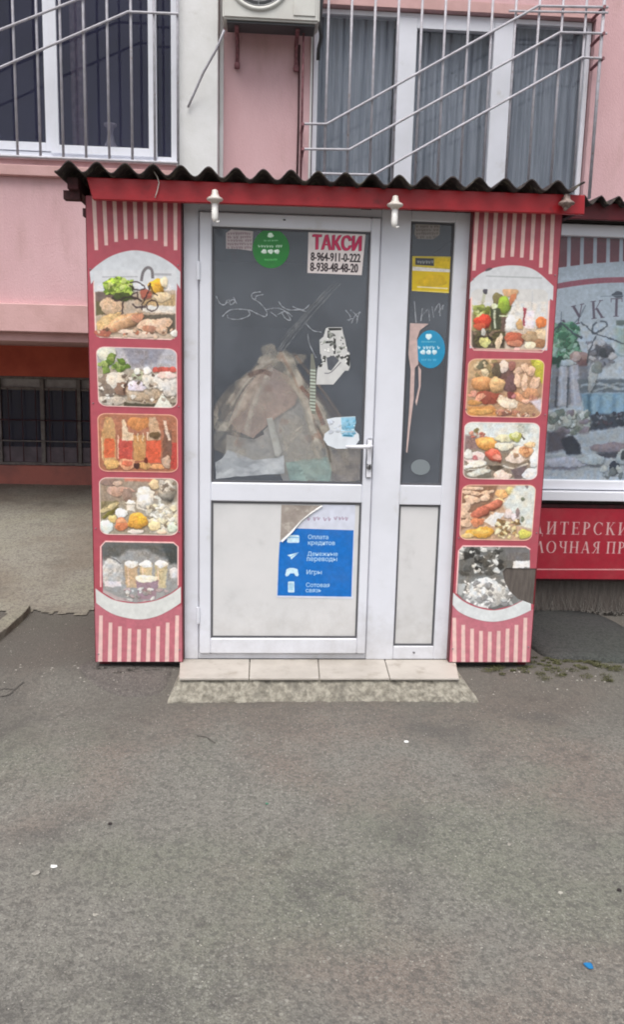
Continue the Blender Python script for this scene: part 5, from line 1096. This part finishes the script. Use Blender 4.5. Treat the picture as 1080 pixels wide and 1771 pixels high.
# ================================================================== MARKS ON THE GLASS
def marks(name, strokes, w_, Y, m, label, cat='graffiti'):
    b = MB()
    for i, s_ in enumerate(strokes): b.ribbon([at(a, c, Y) for a, c in s_], w_, Y-.0012-.0002*i, i)
    return tag(b.build(name, m), label, cat)
f6 = lambda L, ox=340, oy=370, s_=3.375: [[(ox+a/s_, oy+c/s_) for a, c in q_] for q_ in L]
marks('graffiti', f6([[(115, 480), (135, 520), (165, 530), (185, 495), (200, 530), (225, 510), (215, 485)], [(375, 455), (330, 462), (325, 490), (370, 520), (410, 570), (400, 600), (350, 580), (300, 560), (200, 560), (150, 600)], [(180, 590), (190, 610), (250, 615), (310, 590), (300, 560)], [(400, 560), (470, 550), (520, 570), (550, 620), (520, 610), (500, 580)], [(480, 510), (500, 540), (540, 560), (600, 560), (640, 570)], [(430, 570), (470, 600)], [(395, 470), (350, 480), (345, 500)], [(560, 540), (620, 560), (660, 530)], [(180, 520), (215, 500), (235, 525)], [(470, 590), (520, 570), (560, 600)]]), .0042, YG_, M['marker'], 'pale marker scribble across the upper door pane')
marks('graffiti', f6([[(870, 560), (900, 600), (890, 625)], [(900, 560), (940, 600), (935, 640)], [(955, 570), (935, 620)], [(650, 700), (660, 760), (700, 840)], [(640, 640), (680, 680), (730, 690)], [(880, 620), (915, 610)], [(905, 640), (930, 590), (960, 575)]]), .0038, YG_, M['marker'], 'small pale scratches beside the right edge of the door pane')
marks('graffiti', f6([[(280, 545), (290, 680)], [(330, 590), (320, 670)], [(325, 640), (365, 600), (375, 670)], [(390, 580), (400, 650)], [(405, 610), (435, 560), (440, 640)], [(430, 620), (460, 570), (455, 600)]], 640, 370, 3.617), .0042, YS, M['marker'], 'pale marker letters on the narrow side window')
b = MB()
for P_ in ([(710, 559), (742, 560), (727, 571), (722, 585), (724, 630), (718, 636), (716, 690), (709, 745), (705, 783), (703, 782), (709, 700), (711, 640), (707, 612)], [(724, 632), (729, 640), (728, 668), (721, 702), (719, 695), (725, 668)]): b.prism([at(a, c, YS) for a, c in P_], YS-.0022, YS-.001)
tag(b.build('paint_drip', M['drip']), 'pinkish paint drips running down the narrow side window', 'paint drips')
marks('tape_strip', [[(585, 488), (545, 530), (500, 585), (472, 625)], [(580, 487), (541, 528), (497, 582), (470, 622)], [(589, 491), (549, 534), (505, 587), (476, 628)]], .006, YG_, M['tape'], 'long clear tape strip running up to the right across the door pane', 'tape')
marks('tape_strip', [[(566, 505), (530, 545), (490, 590)], [(562, 503), (527, 542), (486, 588)]], .004, YG_-.001, M['tape'], 'short clear tape strip crossing the long strip above the cardboard', 'tape')
FC = canv(350, 575, 640, 845, YG_, (172, 166, 156), 900); FA = canv(350, 575, 640, 845, YG_, (0, 0, 0), 900); rs = random.Random(21); W3 = (255, 255, 255)
FA.poly([(455, 618), (500, 612), (535, 680), (575, 745), (612, 832), (520, 832), (420, 800), (385, 782), (380, 735), (400, 690)], W3, 30, .16, .5)
for i in range(20):                                    # smears on the left flank, running up to the tip
    x0 = 366+rs.uniform(0, 60); y0 = 790-rs.uniform(0, 80)-(x0-366)*.2; t = rs.uniform(.6, 1)
    x1, y1 = x0+(475-x0)*t+rs.uniform(-6, 12), y0+(602-y0)*t+rs.uniform(-4, 14)
    L_ = [(x0, y0), ((x0+x1)/2-rs.uniform(0, 9), (y0+y1)/2-rs.uniform(-4, 8)), (x1, y1)]; w_ = rs.uniform(3, 13)
    FA.line(L_, w_, W3, rs.uniform(4, 9), rs.uniform(.10, .30)); FC.line(L_, w_, rs.choice([(190, 186, 176), (160, 150, 140), (176, 160, 148)]), 5, .6)
for i in range(16):                                    # smears on the right flank
    x0, y0 = 470+rs.uniform(-4, 40), 604+rs.uniform(0, 40); x1, y1 = 545+rs.uniform(0, 70), 740+rs.uniform(0, 90)
    L_ = [(x0, y0), ((x0+x1)/2+rs.uniform(0, 10), (y0+y1)/2-rs.uniform(0, 14)), (x1, y1)]; w_ = rs.uniform(3, 12)
    FA.line(L_, w_, W3, rs.uniform(4, 9), rs.uniform(.10, .28)); FC.line(L_, w_, rs.choice([(186, 180, 168), (150, 126, 112), (172, 164, 150)]), 5, .6)
for x, y_, r1, r2, a_ in ((468, 614, 20, 16, .55), (505, 622, 22, 12, .3), (373, 713, 6, 10, .6), (372, 727, 5, 6, .6), (382, 738, 14, 9, .35), (548, 758, 6, 5, .5), (440, 690, 30, 40, .2), (530, 760, 40, 60, .3), (600, 800, 30, 30, .2), (400, 770, 26, 20, .25)):
    FA.blob(x, y_, r1, r2, W3, soft=8, alpha=a_, shadow=False, sh=0, irr=.25)
for i in range(60): FA.line([(q0 := (rs.uniform(395, 535), rs.uniform(640, 820))), (q0[0]+rs.uniform(4, 22), q0[1]-rs.uniform(-12, 22))], rs.uniform(.8, 2.4), W3, 2, rs.uniform(.12, .4)) if rs.random() < .75 else FC.blob(rs.uniform(400, 580), rs.uniform(660, 810), 9, 6, (140, 110, 98), soft=4, alpha=.5, shadow=False)
FC.line([(430, 650), (452, 642), (470, 648)], 8, (110, 92, 86), 4, .8); FA.line([(430, 650), (452, 642), (470, 648)], 8, W3, 4, .3)
FC.line([(520, 668), (545, 700), (560, 735)], 7, (132, 96, 84), 4, .8); FA.line([(520, 668), (545, 700), (560, 735)], 5, W3, 4, .25)
FC.line([(548, 735), (566, 770), (572, 800)], 4, (96, 90, 84), 3, .8); FA.line([(548, 735), (566, 770), (572, 800)], 4, W3, 3, .5)
FA.poly([(372, 800), (385, 792), (394, 778), (408, 784), (412, 793), (440, 796), (478, 792), (491, 788), (492, 818), (440, 822), (374, 828)], (0, 0, 0), 6, .85); FA.poly([(460, 724), (472, 722), (489, 782), (482, 790), (476, 788)], (0, 0, 0), 4, .8); FA.poly([(500, 800), (530, 796), (566, 792), (570, 828), (504, 829)], (0, 0, 0), 10, .6)
FA.a *= (.55+.9*nz(FA.h, FA.w, 26, 5))[..., None]
fo = MB().box(FA.x0, FA.x1, YG_-.0008, YG_-.0004, FA.z0, FA.z1); fo = MB().add([(FA.x0, YG_-.0006, FA.z0), (FA.x1, YG_-.0006, FA.z0), (FA.x1, YG_-.0006, FA.z1), (FA.x0, YG_-.0006, FA.z1)], [(0, 1, 2, 3)]).build('plastic_film', FC.print_alpha(FA, 'film_smears')); FC.uv(fo)
tag(fo, 'dusty smeared translucent film patch over the broken lower door pane', 'plastic film')
# things behind the door pane
def crumple(name, pts, Y, m, label, cat, amp=.006, fold=.0):
    P_ = [at(a, c, Y) for a, c in pts]
    me = bpy.data.meshes.new(name); bm = bmesh.new(); f_ = bm.faces.new([bm.verts.new((x, Y, z)) for x, z in P_])
    bmesh.ops.triangulate(bm, faces=[f_]); 
    for _ in range(4): bmesh.ops.subdivide_edges(bm, edges=[e_ for e_ in bm.edges if e_.calc_length() > .03], cuts=1, use_grid_fill=True)
    bmesh.ops.triangulate(bm, faces=bm.faces[:])
    for v in bm.verts:
        n1 = mnoise.noise((v.co.x*9, v.co.z*9, Y*50)); n2 = mnoise.noise((v.co.x*28, v.co.z*28, 3+Y*50))
        v.co.y += amp*n1*2+amp*.7*n2; v.co.x += .004*n2; v.co.z += .004*mnoise.noise((v.co.x*22, v.co.z*22, 9))
    bm.to_mesh(me); bm.free(); me.materials.append(m)
    o = bpy.data.objects.new(name, me); COL.objects.link(o)
    sd = o.modifiers.new('thickness', 'SOLIDIFY'); sd.thickness = .002
    return tag(o, label, cat)
crumple('cardboard_sheet', [(446, 648), (470, 636), (500, 650), (520, 670), (510, 700), (478, 722), (452, 745), (438, 758), (410, 745), (398, 730), (408, 700), (425, 670)], .088, M['cardboard'], 'brown cardboard sheet leaning behind the broken door pane', 'cardboard')
crumple('cardboard_sheet', [(500, 700), (522, 672), (545, 690), (575, 745), (600, 800), (604, 832), (490, 832), (462, 770), (455, 745)], .098, M['cardgrey'], 'greyish cardboard sheet behind the lower middle of the door pane', 'cardboard')
crumple('cardboard_sheet', [(392, 752), (440, 760), (458, 752), (474, 800), (440, 815), (390, 792)], .106, M['cardgrey'], 'lower dusty cardboard piece at the left behind the door pane', 'cardboard', .01)
b = MB(); b.prism([at(a, c, .075) for a, c in [(461, 724), (471, 722), (488, 782), (482, 790), (476, 788)]], .072, .082); tag(b.build('wooden_slat', M['stick'], bevel=.001), 'short pale wooden slat standing behind the door pane', 'wooden slat')
crumple('crumpled_paper', [(372, 800), (385, 792), (394, 778), (408, 784), (412, 793), (440, 796), (478, 792), (491, 788), (492, 818), (440, 822), (374, 828)], .076, M['paper'], 'crumpled white paper at the lower left behind the door pane', 'paper', .012)
crumple('plastic_bag', [(494, 800), (530, 794), (568, 790), (574, 812), (570, 832), (502, 831)], .078, M['greenbag'], 'pale green plastic bag behind the lower door pane', 'plastic bag', .012)
crumple('wrapping_paper', [(570, 780), (600, 776), (626, 772), (626, 830), (580, 834), (572, 810)], .084, M['brownrag'], 'crumpled brown wrapping paper behind the lower right corner of the door pane', 'paper', .016)

# ================================================================== SMALL THINGS ON THE GROUND
def stone(name, x, y_, r, m, sd, flat=.5):
    rs = random.Random(sd); me = bpy.data.meshes.new(name); bm = bmesh.new(); bmesh.ops.create_icosphere(bm, subdivisions=1, radius=r)
    for v in bm.verts: v.co = Vector((v.co.x*rs.uniform(.7, 1.2), v.co.y*rs.uniform(.7, 1.2), v.co.z*flat*rs.uniform(.7, 1.1)))
    bm.to_mesh(me); bm.free(); me.materials.append(m); o = bpy.data.objects.new(name, me); COL.objects.link(o); o.location = (x, y_, gz(x, y_)+r*flat*.4); return o
def on(px_, py_): 
    z = 0
    for _ in range(4): x, y_ = atz(px_, py_, z); z = gz(x, y_)
    return x, y_
M['bluescrap'] = mat('blue_scrap', (28, 120, 176), .5); M['greenscrap'] = mat('green_scrap', (60, 128, 100), .6)
def scrap(name, px_, py_, r, m, label, cat, sd):
    x, y_ = on(px_, py_); rs = random.Random(sd); b = MB(); n = 7; vs = []
    for i in range(n): a = 2*math.pi*i/n; rr = r*rs.uniform(.6, 1.2); vs.append((x+rr*math.cos(a), y_+rr*.8*math.sin(a), gz(x, y_)+.003+rs.uniform(0, r*.35)))
    vs += [(a, c, d_-.0015) for a, c, d_ in vs]
    b.add(vs, [tuple(range(n)), tuple(range(2*n-1, n-1, -1))]+[(i, i+n, (i+1) % n+n, (i+1) % n) for i in range(n)]); return tag(b.build(name, m), label, cat)
scrap('plastic_scrap', 1019, 1672, .014, M['bluescrap'], 'small bright blue plastic scrap on the asphalt near the lower right corner', 'litter', 1)
scrap('plastic_scrap', 462, 1391, .006, M['greenscrap'], 'tiny green plastic scrap on the asphalt in front of the doorstep', 'litter', 2)
scrap('paper_scrap', 703, 1284, .013, M['paper'], 'white paper scrap on the asphalt in front of the narrow side window', 'litter', 3)
scrap('paper_scrap', 94, 1500, .011, M['paper'], 'small white paper scrap on the asphalt at the left', 'litter', 4)
scrap('paper_scrap', 62, 1512, .012, M['grit'], 'dull grey paper scrap on the asphalt at the left beside the white scrap', 'litter', 5)
for i, (a, c, l) in enumerate(((505, 1173, 'pale pebble lying on the tile edge of the doorstep'), (882, 1461, 'pale pebble on the asphalt at middle right'), (970, 1545, 'pale pebble near the right edge of the asphalt above the blue scrap'), (190, 1425, 'dark pebble on the asphalt at the left'), (1072, 1540, 'dark pebble at the right edge of the asphalt'), (165, 1583, 'light pebble low on the left of the asphalt'))):
    if i == 0: continue
    x, y_ = on(a, c); o = stone('pebble', x, y_, .009, M['grit'] if 'dark' not in l else M['slate'], i+5); tag(o, l, 'pebble')
x0_, y0_ = on(668, 1277); 
q = [on(660-330+10, 1273), on(345+12, 1276), on(372, 1286)]
tag(MB().tube([(x, y_, gz(x, y_)+.004) for x, y_ in q], .0025, 6).build('twig', M['litter']), 'thin twig lying on the asphalt in front of the left end of the doorstep', 'twig')
# grit scattered over the asphalt
b = MB(); rs = random.Random(3)
def tet(b, x, y_, z, r):
    a0 = rs.uniform(0, 6.3); b.add([(x+r*math.cos(a0+t), y_+r*math.sin(a0+t), z) for t in (0, 1.5, 3.1, 4.6)]+[(x+r*.2, y_, z+r*.55)], [(0, 1, 4), (1, 2, 4), (2, 3, 4), (3, 0, 4)])
for _ in range(5200):
    x, y_ = rs.uniform(-2.2, 2.8), rs.uniform(-2.4, .8)
    if y_ > -.3 and -.4 < x < 1.05: continue
    tet(b, x, y_, gz(x, y_)+.0005, rs.uniform(.0012, .0032)*(1.5 if rs.random() < .07 else 1))
for _ in range(220): x = rs.uniform(-2.2, 2.8); y_ = -.05+rs.gauss(0, .08); (not(-.4 < x < 1.04)) and tet(b, x, y_, gz(x, y_), rs.uniform(.003, .008))
for _ in range(0): x = rs.uniform(-.45, 1.1); y_ = -.29-abs(rs.gauss(0, .03)); tet(b, x, y_, gz(x, y_), rs.uniform(.003, .007))
tag(b.build('grit', M['grit']), 'pale grit scattered over the asphalt', 'grit', kind='stuff')
# moss right of the doorstep
def clumps(name, spots, m, r0, r1, n, label, cat, tall=1.0):
    b = MB(); rs = random.Random(len(spots)*7)
    for (x, y_, R) in spots:
        for _ in range(n):
            a = rs.uniform(0, 6.3); d_ = R*rs.random()**.7; X, Y_ = x+d_*math.cos(a), y_+d_*.6*math.sin(a); z = gz(X, Y_)+rs.uniform(0, .006); r = rs.uniform(r0, r1)
            t = rs.uniform(0, 6.3); u = Vector((math.cos(t), math.sin(t), rs.uniform(-.2, .4)*tall))*r; v = Vector((-math.sin(t)*.5, math.cos(t)*.5, rs.uniform(.2, .9)*tall))*r
            c = Vector((X, Y_, z)); b.add([c-u*.5, c+u*.5, c+u*.3+v, c-u*.3+v], [(0, 1, 2, 3)])
    return tag(b.build(name, m), label, cat, kind='stuff')
sp = [(on(rs.uniform(845, 1080), 1150+rs.gauss(5, 7)) + (rs.uniform(.01, .045),)) for _ in range(46)]
sp += [(on(rs.uniform(925, 1080), 1141+rs.gauss(3, 3)) + (rs.uniform(.01, .03),)) for _ in range(30)]
clumps('moss', sp, M['moss'], .002, .006, 120, 'green moss creeping along the asphalt below the right panel', 'moss')
sp = [(rs.uniform(1.42, 2.4), .93+rs.uniform(-.02, .02), rs.uniform(.02, .06)) for _ in range(60)]
clumps('dry_grass', sp, M['litter'], .006, .02, 40, 'dry grass and dust under the red sign board', 'dry grass', 1.0)
b = MB()
for _ in range(140):                                  # withered blades leaning on the plinth
    x = rs.uniform(1.45, 2.4); l = rs.uniform(.04, .13); dx = rs.uniform(-.06, .06); z = gz(x, .93)
    b.add([(x-.0015, .92, z), (x+.0015, .92, z), (x+dx+.0008, .965, z+l), (x+dx-.0008, .965, z+l)], [(0, 1, 2, 3)])
tag(b.build('withered_blades', M['litter']), 'withered grass blades leaning against the plinth under the sign', 'dry grass', kind='stuff')
sp = [(on(rs.uniform(165, 310), 1152+abs(rs.gauss(0, 6))) + (rs.uniform(.01, .03),)) for _ in range(16)]
clumps('leaf_litter', sp, M['litter'], .003, .009, 30, 'brown crumbs of leaf litter below the left panel', 'leaf litter', .5)

def crack(pts, w_, label=None):
    q = smooth([on(a, c) for a, c in pts], 5); b = MB(); vs = []
    for i, (x, y_) in enumerate(q):
        a_, c_ = q[max(i-1, 0)], q[min(i+1, len(q)-1)]; dx, dy = c_[0]-a_[0], c_[1]-a_[1]; l = math.hypot(dx, dy) or 1; ww = w_*(.6+.6*abs(mnoise.noise((i*.7, 1, 2)))); jx = .006*mnoise.noise((i*.9, 3, 2))
        for s_ in (-1, 1): X, Y_ = x-dy/l*ww*s_+jx, y_+dx/l*ww*s_+jx; vs.append((X, Y_, gz(X, Y_)+.0045))
    b.add(vs, [(2*i, 2*i+1, 2*i+3, 2*i+2) for i in range(len(q)-1)]); o = b.build('crack', M['crack']); o['kind'] = 'structure'
M['crack'] = mat('crack_dirt', (78, 75, 71), .95)
crack([(0, 1202), (14, 1190), (24, 1180), (40, 1172)], .004); crack([(-10, 1181), (10, 1179), (24, 1180)], .003)
